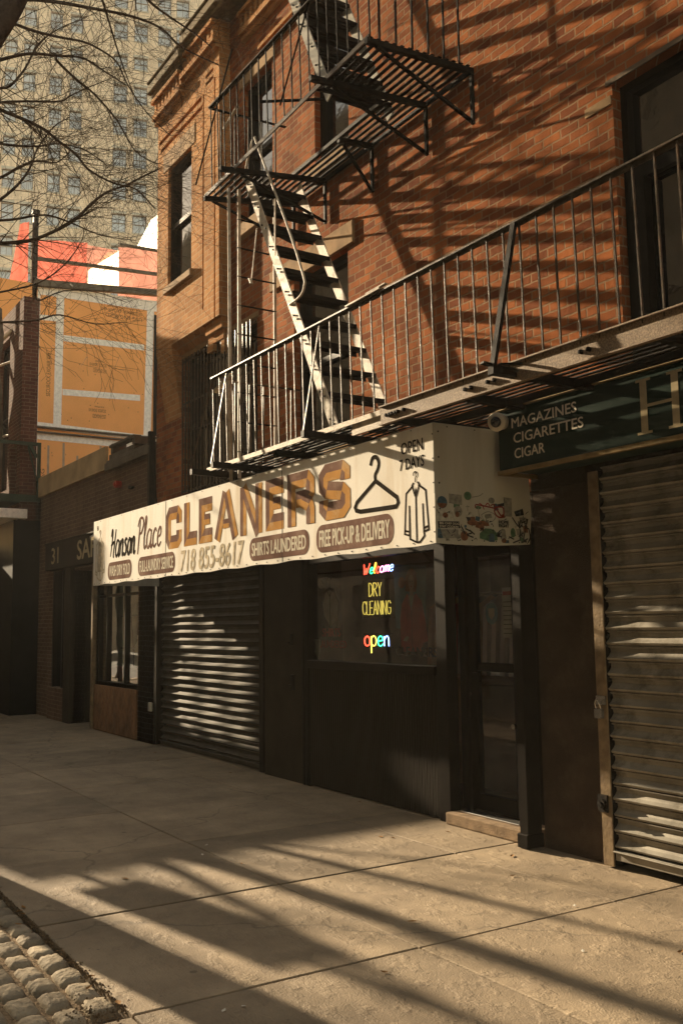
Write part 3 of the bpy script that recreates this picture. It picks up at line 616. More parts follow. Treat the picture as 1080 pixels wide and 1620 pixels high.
# brush script "Hanson Place"
GL={'H':([[(.1,.75),(.2,.98),(.3,.9),(.22,.4),(.1,.02)],[(.12,.42),(.35,.5),(.6,.55)],[(.72,1.0),(.6,.5),(.5,.05),(.6,0)]],.72),
'a':([[(.5,.5),(.3,.58),(.1,.4),(.08,.12),(.22,.0),(.42,.15),(.5,.5)],[(.52,.56),(.46,.15),(.52,.0),(.66,.1)]],.6),
'n':([[(.1,.56),(.06,.0)],[(.08,.3),(.25,.55),(.4,.5),(.36,.1),(.42,.0),(.55,.1)]],.52),
's':([[(.42,.52),(.28,.58),(.15,.46),(.32,.28),(.3,.08),(.12,.0),(.02,.1)]],.44),
'o':([[(.3,.56),(.12,.42),(.08,.14),(.22,.0),(.4,.12),(.44,.42),(.3,.56),(.5,.5)]],.5),
'P':([[(.28,.95),(.2,.4),(.12,-.15)],[(.05,.75),(.2,.98),(.5,1.0),(.62,.8),(.45,.55),(.25,.5)]],.62),
'l':([[(.1,.3),(.3,.8),(.28,1.0),(.18,.9),(.12,.2),(.2,.0),(.34,.1)]],.32),
'c':([[(.42,.46),(.3,.57),(.12,.4),(.1,.12),(.24,.0),(.42,.1)]],.44),
'e':([[(.12,.28),(.35,.34),(.4,.5),(.28,.57),(.12,.4),(.1,.12),(.24,.0),(.44,.12)]],.46)}
def script(mb,word,x0,x1,z0,h,wd,pl):
    tot=sum(GL[c][1] for c in word); k=(x1-x0)/tot; x=x0; q=0
    for c in word:
        for stq in GL[c][0]:
            pts=smooth_pts([(a,b,0) for a,b in stq],5); n=len(pts); q+=1
            ribbon(pl,mb,[(x+p.x*k+p.y*h*.10,z0+p.y*h) for p in pts],[wd*(.65+.45*math.sin(3.14*i/(n-1))) for i in range(n)],d=.002+.0003*q)
        x+=GL[c][1]*k
s=MB(); script(s,'Hanson',-11.86,-10.98,2.46,.34,.036,fpl); s.build('script_word','ink',A,label='black brush script reading Hanson')
s=MB(); script(s,'Place',-10.92,-10.16,2.49,.36,.030,fpl); s.build('script_word','purple',A,label='faded brush script reading Place')
# pills with white lettering
def pill(a0,a1,b0,b1,s_,m='purple',tm='white',lab=None):
    mb=MB(); flat(fpl,mb,rrect(a0,a1,b0,b1,(b1-b0)*.42),.002); o=mb.build('lettered_pill',m,A,label=lab)
    mb=MB(); text(fpl,mb,s_,a0+.05,a1-.05,b0+.045,b1-.045,.0045,bold=.004); mb.build('lettering',tm,o)
pill(-11.92,-11.08,2.175,2.395,'WASH DRY FOLD','purple',lab='small plum pill reading WASH DRY FOLD')
pill(-10.86,-9.76,2.175,2.395,'FULL-LAUNDRY SERVICE',lab='plum pill reading FULL-LAUNDRY SERVICE')
pill(-8.00,-6.92,2.175,2.385,'SHIRTS LAUNDERED',lab='plum pill reading SHIRTS LAUNDERED')
pill(-6.80,-5.71,2.17,2.395,'FREE PICK-UP & DELIVERY',lab='plum pill reading FREE PICK-UP & DELIVERY')
TX('phone_number','inkfaded',[('718 855-8617',-9.60,-8.13,2.165,2.385,dict(bold=.006,shear=.12))],label='worn phone number under the big letters')
TX('lettering','ink',[('OPEN',-5.60,-5.34,2.80,2.885,dict(bold=.002)),('7 DAYS',-5.62,-5.33,2.685,2.765,dict(bold=.002))],label='small black lettering OPEN 7 DAYS')
TX('lettering','ink',[('B',-12.36,-12.30,2.845,2.90,{})])
# coat hanger
s=MB(); ribbon(fpl,s,[(-6.20,2.46),(-6.215,2.485),(-6.19,2.52),(-5.93,2.655),(-5.66,2.50),(-5.645,2.46),(-5.67,2.435),(-5.72,2.435),(-6.14,2.445)],.034,.003,closed=True)
hk=smooth_pts([(-5.93,2.65,0),(-5.935,2.70,0),(-5.90,2.74,0),(-5.885,2.79,0),(-5.92,2.835,0),(-5.97,2.83,0),(-5.995,2.78,0)],6); ribbon(fpl,s,[(p.x,p.y) for p in hk],.032,.0035)
s.build('hanger_emblem','ink',A,label='thick black coat hanger outline')
# shirt outlines at both ends
def shirt(x0,x1,z0,z1,m,nm,w_=.014):
    s=MB(); X=lambda u: x0+(x1-x0)*u; Z=lambda v: z0+(z1-z0)*v; q=0
    for pts in ([(.40,.80),(.12,.70),(.03,.12),(.22,.09),(.24,.52)],[(.60,.80),(.88,.70),(.97,.14),(.78,.12),(.76,.52)],[(.24,.52),(.24,.04),(.5,-.02),(.62,-.02),(.80,.06),(.78,.12)],[(.42,.84),(.36,.80),(.46,.66),(.5,.74),(.54,.66),(.64,.80),(.58,.84)],[(.5,.74),(.5,-.02)],[(.03,.17),(.22,.145)],[(.97,.19),(.78,.17)]):
        q+=1; ribbon(fpl,s,[(X(a),Z(b)) for a,b in pts],w_,.002+.0003*q)
    p=smooth_pts([(.5,.84,0),(.5,.90,0),(.56,.94,0),(.52,.99,0),(.44,.98,0),(.42,.94,0)],5); ribbon(fpl,s,[(X(a.x),Z(a.y)) for a in p],w_*.7,.0045)
    return s.build('shirt_emblem',m,A,label=nm)
shirt(-5.585,-5.285,2.165,2.66,'ink','black outline of a shirt on a hanger at the right end')
shirt(-12.42,-12.05,2.20,2.84,'inkfaded','faded outline of a shirt on a hanger at the left end',.02)
s=MB(); flat(fpl,s,[(-12.31,2.30),(-12.15,2.30),(-12.14,2.66),(-12.30,2.70)],.0012); s.build('faded_shirt_fill','inkfaded',A)
# stickers and scribbles on the side panel (plane facing +X : right = +Y)
spl=Pl((AX1+.001,0,0),(0,1,0)); SM={}
for nme,c in dict(st_blue=(.05,.09,.12),st_grey=(.22,.21,.18),st_green=(.07,.13,.07),st_red=(.22,.035,.03),st_brown=(.16,.07,.035),st_black=(.02,.02,.018),st_pale=(.42,.40,.34)).items(): M[nme]=mat('sticker '+nme[3:],c,.5,scale=40,var=.35,bump=0)
def Sx(px): return 4.08+(px-687)/156*.87      # rough position along the panel
def Sz(py): return 2.132+(862-py)/200*.86
cid=[0]
def stick(pts,m,lab=None,d=None):
    cid[0]+=1; mb=MB(); flat(spl,mb,[(Sx(a),Sz(b)) for a,b in pts],.0015+(cid[0]*.0003 if cid[0]<27 else (cid[0]-27)*.00012) if d is None else d); return tag(mb.build('sticker',m,sp_,label=lab))
def disc(cx,cy,r,ry,m,lab=None,k=16): return stick([(cx+r*math.cos(6.2832*i/k),cy-ry*math.sin(6.2832*i/k)) for i in range(k)],m,lab)
disc(698,795.5,8,10,'st_blue','round blue and brown sticker'); stick([(691,797),(705,797),(704,801),(700,804.5),(696,804.5),(692,801)],'st_brown')
stick([(709,780.5),(729.5,781.5),(729.5,798),(709,796)],'st_grey','plain grey rectangular sticker'); disc(739,782,6,7,'st_green','small round green sticker')
disc(723,808.5,6.5,9,'st_grey'); disc(741.5,816,7,8,'st_pale'); stick([(735,817),(748,817),(745,823),(738,824)],'st_black')
stick([(690.5,826.5),(724,825),(725,836),(691,837.5)],'st_black','black sticker reading BIG CHEF DOG STAY COOKIN')
mb=MB(); cid[0]+=3; text(spl,mb,'BIG CHEF DOG',Sx(692),Sx(722.5),Sz(831),Sz(827.5),.032); text(spl,mb,'STAY COOKIN',Sx(692),Sx(721),Sz(836.5),Sz(832.5),.032); mb.build('lettering','white',sp_)
mb=MB(); text(spl,mb,'HOME',Sx(788),Sx(805),Sz(825),Sz(819.5),.032,bold=.0015); text(spl,mb,'EIGHT',Sx(788),Sx(805),Sz(831),Sz(826),.032,bold=.0015); mb.build('lettering','st_black',sp_)
stick([(690,810),(706,809),(706,824),(690,825)],'st_pale'); stick([(707,808),(716,807),(717,824),(709,824)],'st_pale'); stick([(692,839),(722,838),(722,852),(692,854)],'st_grey'); stick([(690,838),(694,838),(698,853),(690,853)],'st_blue')
disc(732,848,6,8,'st_brown','brown oval sticker'); disc(746,826,9,4.5,'st_brown'); disc(763,826,8,4.5,'st_brown')
stick([(757,843),(765,835),(780,835),(786,842),(786,853),(772,855),(757,851)],'st_green','torn green sticker'); stick([(772,845),(775,842),(779,842),(781,845),(781,856),(772,856)],'st_blue')
stick([(816,803),(831,797),(833,808),(819,811)],'st_black'); disc(813,839,4,8,'st_green')
stick([(799,780),(812,781),(812,812),(799,812)],'st_grey'); disc(796,838,4,5,'st_grey'); disc(797,853,4,4,'st_brown'); disc(778,787,5,5,'st_grey')
rs=random.Random(31)
for i in range(46):
    x=rs.uniform(691,836); y=rs.uniform(812,855) if i>8 else rs.uniform(790,815); w_,h_=rs.uniform(2.5,6),rs.uniform(2.5,6); a=rs.uniform(-.3,.3); m_=rs.choice(['st_grey','st_pale','st_grey','st_black','st_blue','st_brown','st_green','st_grey'])
    if (684<x<732 and 819<y<843) or (781<x<811 and 812<y<838): continue
    if rs.random()<.4: disc(x,y,w_*.8,h_,m_,None,12)
    else: stick([(x+u*w_*math.cos(a)-v*h_*math.sin(a),y+u*w_*math.sin(a)+v*h_*math.cos(a)) for u,v in ((-1,-1),(1,-1),(1,1),(-1,1))],m_)
mb=MB(); q=0
def scr(pts,w_,smooth=True):
    global q
    q+=1; P=[(a,b,0) for a,b in pts]; P=smooth_pts(P,5) if smooth else [Vector(p) for p in P]
    ribbon(spl,mb,[(Sx(p[0]),Sz(p[1])) for p in P],w_,.0085+q*.0003)
scr([(751,801),(751,796.5),(757,796),(785,800)],.010); scr([(789,797),(797,798),(797,812),(789,814),(783,808),(783,800),(789,797)],.011); scr([(765,803),(762,796),(757,793)],.008); scr([(775,797),(771,792),(767,797)],.008); scr([(785,799),(781,793),(776,796)],.008); scr([(786,801),(793,812)],.012)
mb.build('graffiti_scribble','st_red',sp_,label='red scribbled graffiti tag'); mb=MB(); q=0
for p in ([(812,813),(823,828),(826,817)],[(823,819),(824,830),(828,825)],[(828,817),(829,829)],[(829,821),(835,818)],[(833,818),(835,832)],[(838,817),(836,828),(840,831)],[(826,833),(824,852)],[(822,845),(831,838)],[(834,834),(831,850),(838,848)],[(812,856),(824,851)],[(787,841),(791,836)],[(786,845),(792,847)],[(727,833),(733,845)],[(733,836),(744,842),(736,846),(746,850)],[(740,838),(748,845)],[(840,830),(842,845),(838,855)],[(805,846),(814,850)],[(826,855),(836,852)]): scr(p,.010)
for i in range(34):
    rs=random.Random(i); x=rs.uniform(690,840); y=rs.uniform(806,857); scr([(x,y),(x+rs.uniform(-4,5),y+rs.uniform(-4,4)),(x+rs.uniform(-5,6),y+rs.uniform(-5,5))],.005)
mb.build('graffiti_scribble','st_black',sp_,label='black marker tags around the stickers'); mb=MB(); q=0
for p in ([(738,797),(738,807)],[(735,800),(741,800)],[(745,784),(757,781),(764,776)],[(760,812),(772,806),(784,812),(778,822),(766,822),(760,812)],[(755,800),(757,815),(761,818)]): scr(p,.006)
mb.build('graffiti_scribble','st_grey',sp_)

# ================= GREEN SIGN =================
G=thing('green_sign','dark green shop sign board lettered MAGAZINES CIGARETTES CIGAR','sign',(-2,4.8,2.6))
s=MB(); s.box(-5.15,RX,4.62,4.985,2.66,3.085); s.box(-5.15,-5.147,4.615,4.62,2.66,3.085); bevel(s.build('board','green',G),.004)
s=MB(); s.box(-5.16,RX,4.60,4.635,2.625,2.657); s.box(-5.16,RX,4.60,4.635,3.088,3.105); s.box(-5.16,-5.15,4.635,4.98,2.625,2.657); bevel(s.build('trim','greentrim',G),.003)
gpl=Pl((0,4.6185,0),(1,0,0)); 
s=MB(); text(gpl,s,'MAGAZINES',-5.015,-4.40,2.945,3.015,.003,bold=.002); text(gpl,s,'CIGARETTES',-5.0,-4.345,2.835,2.905,.003,bold=.002); text(gpl,s,'CIGAR',-4.995,-4.70,2.725,2.795,.003,bold=.002); s.build('lettering','white',G)
s=MB()
def serifH(x0,x1,z0,z1,tw):
    for x in (x0,x1-tw): flat(gpl,s,[(x,z0),(x+tw,z0),(x+tw,z1),(x,z1)],.003); flat(gpl,s,[(x-.03,z0-.012),(x+tw+.03,z0-.012),(x+tw+.03,z0+.004),(x-.03,z0+.004)],.0036); flat(gpl,s,[(x-.03,z1-.004),(x+tw+.03,z1-.004),(x+tw+.03,z1+.012),(x-.03,z1+.012)],.0036)
    flat(gpl,s,[(x0+tw,(z0+z1)/2-.008),(x1-tw,(z0+z1)/2-.008),(x1-tw,(z0+z1)/2+.010),(x0+tw,(z0+z1)/2+.010)],.0027)
serifH(-3.88,-3.60,2.715,3.03,.05)
ax=-3.52; ribbon(gpl,s,[(ax,2.71),(ax+.15,3.04)],.022,.003); ribbon(gpl,s,[(ax+.14,3.04),(ax+.30,2.71)],.05,.0036); flat(gpl,s,[(ax-.03,2.70),(ax+.05,2.70),(ax+.05,2.715),(ax-.03,2.715)],.004); flat(gpl,s,[(ax+.05,2.81),(ax+.24,2.81),(ax+.24,2.825),(ax+.05,2.825)],.0028)
s.build('serif_initials','gold',G,label='large gold serif letters at the frame edge')
# dome camera
Cm=thing('security_camera','round white dome camera at the corner of the green sign','camera',(-5.05,4.5,3.0))
s=MB(); P=[];n=28
ax=Vector((.45,-.86,-.22)).normalized(); c0=Vector((-5.09,4.56,3.0))
s.tube([Vector((-5.09,4.615,3.0)),c0,c0+ax*.03,c0+ax*.045,c0+ax*.048],[.05,.064,.068,.060,.036],n); s.build('housing','white',Cm,smooth=True)
s=MB(); s.tube([c0+ax*.046,c0+ax*.06,c0+ax*.073,c0+ax*.078],[.040,.036,.022,.004],20); s.build('lens_dome','pane',Cm,smooth=True)

# ================= FIRE ESCAPE =================
FE=thing('fire_escape','black iron fire escape with two balconies joined by a steep stair','fire escape',(-7.5,4.5,0))
def slats(x0,x1,yo,yi,zf,m,pitch=.068,w_=.036,skip=None):
    mb=MB(); y=yo+.02
    while y<yi-.01:
        if skip and skip[2]<y<skip[3]:
            mb.bar((x0,y,zf(x0,y)),(skip[0],y,zf(skip[0],y)),w_,.006); mb.bar((skip[1],y,zf(skip[1],y)),(x1,y,zf(x1,y)),w_,.006)
        else: mb.bar((x0,y,zf(x0,y)),(x1,y,zf(x1,y)),w_,.006)
        y+=pitch
    return mb
zl=lambda x,y: 3.125
lp=slats(-8.68,2.9,3.99,4.96,zl,'black',skip=(-8.64,-8.30,4.1,4.7))
low=lp.build('platform','black',FE,label='lower balcony floor of thin iron slats')
bmb=MB()
for x in (-8.66,-8.18,-7.35,-6.5,-5.72,-4.9,-4.27,-3.3,-2.2): 
    bmb=MB(); bmb.bar((x,3.78 if x not in(-7.35,-5.72,-4.9,-3.3) else 4.0,3.085),(x,4.99,3.085),.05,.055)
    if x in (-8.66,-8.18,-6.5): bmb.bar((x,4.2,3.06),(x+.0,4.97,2.99),.03,.03)
    bmb.build('outrigger','black',low)
cc=MB(); cc.box(-5.685,2.9,3.965,3.98,3.03,3.15); cc.box(-5.685,2.9,3.945,3.98,3.151,3.16); cc.box(-5.685,2.9,3.945,3.98,3.02,3.029); chn=cc.build('channel','channel',FE,label='deep speckled steel channel along the lower balcony')
for x in (-5.60,-5.53,-5.46,-5.39,-4.72,-4.66,-4.50,-4.44,-3.72,-3.66,-5.56,-5.49): bl=MB(); bl.tube([(x,3.968,3.082),(x,3.945,3.082),(x,3.94,3.082)],[.014,.013,.007],7); bl.build('bolt','black',chn)
cc=MB(); cc.box(-8.70,-5.69,3.965,3.975,3.10,3.14); cc.box(-6.1,-5.69,3.985,4.0,3.02,3.14); cc.build('edge_bar','rust',low)
cc=MB(); cc.box(-8.70,2.9,4.95,4.985,3.05,3.10); cc.box(-8.70,2.9,4.45,4.465,3.05,3.10); cc.build('stringer_bar','black',low)
def railing(x0,x1,zt,y,zb0,step,label,xs=None,m='rust',tm='rust',zb=None):
    t=MB(); t.bar((x0,y,zt),(x1,y,zt),.034,.012); t.bar((x0,y+.012,zt-.014),(x1,y+.012,zt-.014),.008,.03)
    o=t.build('railing',tm,FE,label=label)
    n=int((x1-x0)/step)
    for i in range(n+1):
        x=x0+.03+i*step+random.uniform(-.004,.004); b=MB(); b.bar((x,y,zt-.005),(x+random.uniform(-.006,.006),y+.02,(zb(x) if zb else zb0)),.0105,.0105); b.build('baluster',m,o)
    return o
rl=railing(-8.555,-.35,4.01,3.95,3.13,.1452,'long railing of the lower balcony',m='iron',tm='iron')
def diag(p,q,m='iron',w_=.016,par=rl): s=MB(); s.bar(p,q,w_,w_*.6); return s.build('brace',m,par)
diag((-8.54,3.95,4.0),(-8.70,3.79,3.10)); diag((-8.22,3.95,4.0),(-8.22,3.79,3.10)); diag((-6.50,3.95,4.0),(-6.50,3.79,3.10))
diag((-4.20,3.94,4.0),(-4.27,3.80,3.11),'black',.040); diag((-2.2,3.94,4.0),(-2.2,3.80,3.11),'black',.04)
s=MB(); s.bar((-4.30,3.74,3.13),(-4.25,3.98,3.09),.045,.012); s.bar((-4.22,3.80,3.11),(-4.2,3.96,3.13),.03,.01); s.build('bracket_foot','black',rl)
s=MB(); s.bar((-6.08,3.945,4.022),(-5.62,3.945,4.030),.045,.012); s.bar((-5.8,3.94,4.04),(-5.55,3.94,4.045),.03,.008); s.build('splice_plate','pale',rl)
# end rail of lower balcony
t=MB(); t.bar((-8.55,3.95,4.01),(-8.55,4.98,4.01),.03,.012); er=t.build('railing','iron',FE,label='end railing of the lower balcony')
for i in range(6): b=MB(); y=4.05+i*.16; b.bar((-8.56,y,4.0),(-8.57,y,3.13),.013,.013); b.build('baluster','iron',er)
# upper balcony: sags outward and to the left
def zu(x,y): f=(4.99-y)/1.0; return 6.133-.075*f-.10*f*((-5.72-x)/3.1)-.0*f
up=MB(); y=3.97; i=0
while y<4.97:
    if y<4.60: up.bar((-8.76,y,zu(-8.72,y)),(-8.10,y,zu(-8.1,y)),.033,.006); up.bar((-6.50,y,zu(-6.5,y)),(-5.72,y,zu(-5.72,y)),.033,.006)
    else: up.bar((-8.76,y,zu(-8.72,y)),(-5.72,y,zu(-5.72,y)),.033,.006)
    y+=.074
upl=up.build('platform','black',FE,label='upper balcony floor of thin iron slats')
s=MB(); s.bar((-8.72,3.95,zu(-8.72,3.95)),(-5.72,3.95,zu(-5.72,3.95)),.012,.04); s.build('edge_bar','iron',upl)
for x in (-5.74,-6.36,-7.2,-8.05,-8.70):
    ya=4.60 if x==-7.2 else 3.80 if x in(-6.36,-8.05) else 3.93
    k=MB(); k.bar((x,ya,zu(x,max(ya,3.85))-.03),(x,4.985,6.095),.04,.045); k.bar((x,4.975,6.12),(x,4.975,5.64),.028,.028); k.bar((x,max(ya+.05,4.02),zu(x,max(ya,4.0))-.05),(x,4.96,5.66),.03,.018); k.build('bracket','black',upl)
s=MB(); s.bar((-8.10,4.60,zu(-8.1,4.6)),(-6.50,4.60,zu(-6.5,4.6)),.010,.035); s.bar((-8.10,3.95,zu(-8.1,3.95)-.01),(-8.10,4.6,zu(-8.1,4.6)-.01),.012,.04); s.bar((-6.50,3.95,zu(-6.5,3.95)-.01),(-6.50,4.6,zu(-6.5,4.6)-.01),.012,.04); s.bar((-8.75,4.97,6.10),(-5.74,4.97,6.10),.012,.05); s.build('stringer_bar','black',upl)
ru=railing(-8.62,-5.75,6.86,3.95,6.0,.150,'long railing of the upper balcony',m='black',tm='iron',zb=lambda x:zu(x,3.95))
t=MB(); t.bar((-5.73,3.95,6.86),(-5.73,4.98,6.92),.03,.012); er=t.build('railing','black',FE,label='near end railing of the upper balcony')
for i in range(6): b=MB(); y=4.05+i*.158; b.bar((-5.73,y,6.88),(-5.73,y,zu(-5.72,y)),.014,.014); b.build('baluster','black',er)
t=MB(); t.bar((-8.62,3.95,6.86),(-8.62,4.84,6.90),.03,.012); er=t.build('railing','black',FE,label='far end railing of the upper balcony')
for i in range(5): b=MB(); y=4.08+i*.158; b.bar((-8.62,y,6.88),(-8.62,y,zu(-8.62,y)),.014,.014); b.build('baluster','black',er)
diag((-8.05,3.93,7.2),(-8.66,3.82,6.02),'black',.014,ru); diag((-6.62,3.95,6.85),(-6.86,3.80,6.0),'black',.014,ru)
s=MB(); s.bar((-8.32,3.97,6.50),(-8.05,3.99,6.62),.03,.02); s.build('latch_bar','pale',ru)
s=MB(); s.bar((-7.6,4.0,6.45),(-6.9,4.98,6.45),.02,.02); s.build('tie_rod','black',ru)
# stair between the balconies
def stair(x0,z0,x1,z1,yo,yi,n,strm,label,hand=True,treadm='black'):
    S=MB(); S.bar((x0,yo,z0),(x1,yo,z1),.012,.125,up=(0,1,0)); 
    d=Vector((x1-x0,0,z1-z0)).normalized()
    S=MB()
    nn=Vector((-d.z,0,d.x))*.055
    for y in (yo,yi):
        a,b=Vector((x0,y,z0)),Vector((x1,y,z1)); 
        for t in (0,.012): S.poly([tuple(a+nn+Vector((0,t,0))),tuple(b+nn+Vector((0,t,0))),tuple(b-nn+Vector((0,t,0))),tuple(a-nn+Vector((0,t,0)))][::(-1 if t else 1)])
        for u,v in ((a+nn,b+nn),(b-nn,a-nn),(a-nn,a+nn),(b+nn,b-nn)): S.quad(tuple(u),tuple(v),tuple(v+Vector((0,.012,0))),tuple(u+Vector((0,.012,0))))
    o=S.build('stair',strm,FE,label=label)
    for i in range(n):
        f=(i+.6)/n; x=x0+(x1-x0)*f; z=z0+(z1-z0)*f; T=MB()
        for k in (-.075,-.035,.005,.045,): T.box(x+k-.004,x+k+.028,yo+.014,yi,z+.0,z+.006)
        T.box(x-.085,x-.079,yo+.014,yi-.002,z-.035,z+.006); T.box(x+.075,x+.081,yo+.014,yi-.002,z-.035,z+.006)
        T.build('tread',treadm,o)
    for i in range(n):
        f=(i+.6)/n
        for k in (-.03,.03):
            p=Vector((x0,yo,z0)).lerp(Vector((x1,yo,z1)),f)+d*k+Vector((k,0,0))*.6; bt=MB(); bt.tube([p,p+Vector((0,-.012,0))],.009,6); bt.build('bolt','black',o)
    return o
sta=stair(-8.30,6.08,-6.66,3.16,4.20,4.80,11,'pale','steep stair with stringers coloured sun-bright between the balconies')
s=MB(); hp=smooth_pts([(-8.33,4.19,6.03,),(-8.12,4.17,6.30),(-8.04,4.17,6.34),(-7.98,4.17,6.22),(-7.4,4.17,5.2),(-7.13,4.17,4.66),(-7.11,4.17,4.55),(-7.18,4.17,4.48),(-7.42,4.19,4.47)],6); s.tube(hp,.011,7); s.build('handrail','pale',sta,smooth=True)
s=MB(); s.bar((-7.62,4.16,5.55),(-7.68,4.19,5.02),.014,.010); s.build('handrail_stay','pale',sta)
stb=stair(-7.62,7.98,-6.70,6.12,4.20,4.84,7,'side','upper stair climbing from the top balcony')
# drop ladder + guide rod
dl_=MB()
for y in (4.20,4.605): dl_.box(-8.457,-8.443,y-.016,y+.016,3.02,5.98)
lad=dl_.build('drop_ladder','pale',FE,label='upright pale drop ladder by the left end of the balcony')
z=5.66
while z>3.1: b=MB(); b.cyl((-8.45,4.18,z),(-8.45,4.62,z),.009,6); b.build('rung','black',lad); z-=.297
s=MB(); s.cyl((-8.48,4.10,5.98),(-8.43,4.10,2.98),.017,8); s.build('guide_rod','pale',lad,smooth=True)
s=MB(); s.bar((-8.62,4.02,3.90),(-8.38,4.08,4.02),.05,.03); s.cyl((-8.44,4.07,3.98),(-8.42,4.08,3.15),.028,8); s.build('counterweight','rust',lad)
s=MB(); s.bar((-8.10,4.22,5.45),(-8.22,4.22,4.95),.010,.008); s.bar((-8.24,4.21,4.98),(-8.2,4.21,4.92),.03,.012); s.build('hook_rod','pale',lad)
# ================= LOW BUILDING =================
Lb=thing('low_shop_building','single storey brown brick shop with boarded parapet and dark shop fronts','building',(-15.5,5,0))
w=MB(); LH=[(-15.13,-13.29,.75,2.6),(-16.30,-15.20,0,2.55),(-17.55,-16.62,.55,2.6)]
wall(w,-18.5,-12.665,0,4.06,5.0,LH,.22)
w.quad((-18.5,5,4.06),(-12.665,5,4.06),(-12.665,12,4.06),(-18.5,12,4.06)); w.quad((-18.5,4.9,0),(-18.5,5,0),(-18.5,5,4.06),(-18.5,4.9,4.06)); w.build('wall','brickbrown',Lb)
s=MB(); s.box(-14.56,-12.67,4.93,5.15,4.065,4.16); s.box(-14.56,-12.67,4.90,4.929,3.99,4.12); bevel(s.build('coping','beam',Lb),.01)
s=MB(); s.box(-19.3,-14.58,4.92,4.97,4.03,4.40); bevel(s.build('parapet_board','plywood',Lb),.004)
s=MB(); s.box(-14.57,-13.5,4.98,5.3,4.165,4.26); s.box(-14.5,-14.4,4.98,5.2,4.27,4.42); s.box(-13.55,-13.45,4.98,5.2,4.27,4.36); s.box(-14.57,-13.5,4.975,5.1,4.37,4.41); s.build('roof_curb','beam',Lb)
s=MB(); s.cyl((-14.06,4.99,3.73),(-14.06,4.90,3.73),.055,14); s.cyl((-14.06,4.90,3.73),(-14.06,4.88,3.73),.03,12); tag(s.build('alarm_bell','red'),'small round red alarm bell on the brown brick wall','alarm bell')
s=MB(); s.cyl((-13.55,4.99,3.62),(-13.55,4.93,3.62),.025,10); s.cyl((-13.55,4.94,3.62),(-13.35,4.93,3.60),.02,8); s.build('spigot','black',Lb)
s=MB(); s.box(-12.72,-12.655,4.90,4.985,2.98,4.3); s.build('downpipe','black',Lb)
s=MB(); P=smooth_pts([(-12.62,4.96,3.8),(-12.55,4.97,3.3),(-12.35,4.96,3.08),(-12.1,4.96,3.02),(-12.0,4.96,3.10),(-11.8,4.96,3.04),(-11.74,4.97,3.12)],5); s.tube(P,.010,5); s.tube(smooth_pts([(-12.2,4.97,3.06),(-12.1,4.95,3.0),(-12.0,4.96,3.02),(-11.95,4.97,2.9)],5),.016,5); s.build('cable','black',Lb)
# sign band
s=MB(); s.box(-17.6,-12.68,4.86,4.995,2.60,3.08); s.box(-17.6,-12.68,4.84,4.859,3.06,3.09); bevel(s.build('sign_band','stuccodark',Lb),.006)
spl2=Pl((0,4.858,0),(1,0,0)); s=MB(); text(spl2,s,'31',-17.20,-16.78,2.70,2.98,.003,bold=.006); text(spl2,s,'SAFFRON',-15.72,-13.2,2.69,3.0,.003,bold=.012); s.build('lettering','gold',Lb,label='dull block lettering on the dark sign band')
# shop window at the right with wooden panel, mullions, lattice inside
fr=MB()
for a in (-15.13,-14.72,-13.92,-13.34): fr.box(a,a+.05,5.02,5.10,.75,2.6)
fr.box(-15.13,-13.29,5.0,5.10,.70,.76); fr.box(-15.08,-13.34,5.03,5.09,2.05,2.09)
fw=fr.build('shop_window','frame',Lb,label='shop window with reflections above a worn copper coloured panel')
s=MB(); s.quad((-15.13,5.06,.76),(-13.29,5.06,.76),(-13.29,5.06,2.6),(-15.13,5.06,2.6)); s.build('pane','glass',fw)
s=MB(); s.box(-15.16,-13.28,4.975,4.998,.02,.70); s.build('kick_panel','panel',fw)
s=MB(); s.box(-15.20,-15.13,4.94,5.05,.02,2.6); s.build('corner_post','railst',fw)
s=MB()
for i in range(4): s.bar((-15.0+i*.55,5.4,.8+.0),(-14.6+i*.4,5.4,2.5),.02,.02); s.bar((-14.5+i*.4,5.42,.8),(-14.9+i*.45,5.42,2.5),.02,.02)
for z in (1.25,1.75,2.1): s.bar((-15.1,5.41,z),(-13.3,5.41,z+.03),.02,.02)
s.build('lattice','frame',fw)
rm=MB(); rm.box(-18.4,-12.7,6.6,6.65,0,3.0); rm.box(-18.4,-12.7,5.22,6.6,2.62,2.66); rm.box(-12.72,-12.68,5.22,6.6,0,2.6); rm.box(-15.19,-15.15,5.22,6.6,0,2.6); rm.build('shop_room','room',Lb)
# goods in that window
t=thing('figurine','small pale statuette standing in the left shop window','figurine',(-14.05,5.3,1.0))
s=MB(); s.tube([(-14.05,5.3,1.0),(-14.05,5.3,1.1),(-14.05,5.3,1.2),(-14.04,5.3,1.3),(-14.04,5.3,1.36),(-14.03,5.3,1.40)],[.06,.07,.05,.065,.03,.02],10); s.tube([(-14.03,5.3,1.38),(-14.03,5.3,1.41),(-14.03,5.3,1.45),(-14.03,5.3,1.475)],[.015,.033,.033,.01],10); s.tube([(-13.99,5.3,1.33),(-13.9,5.28,1.27),(-13.85,5.27,1.32)],[.02,.016,.012],6); s.build('body','white',t,smooth=True)
s=MB(); s.box(-15.0,-13.35,5.2,5.55,.76,.98); tag(bevel(s.build('display_box','red'),.01),'low red display ledge in the left shop window','display box')
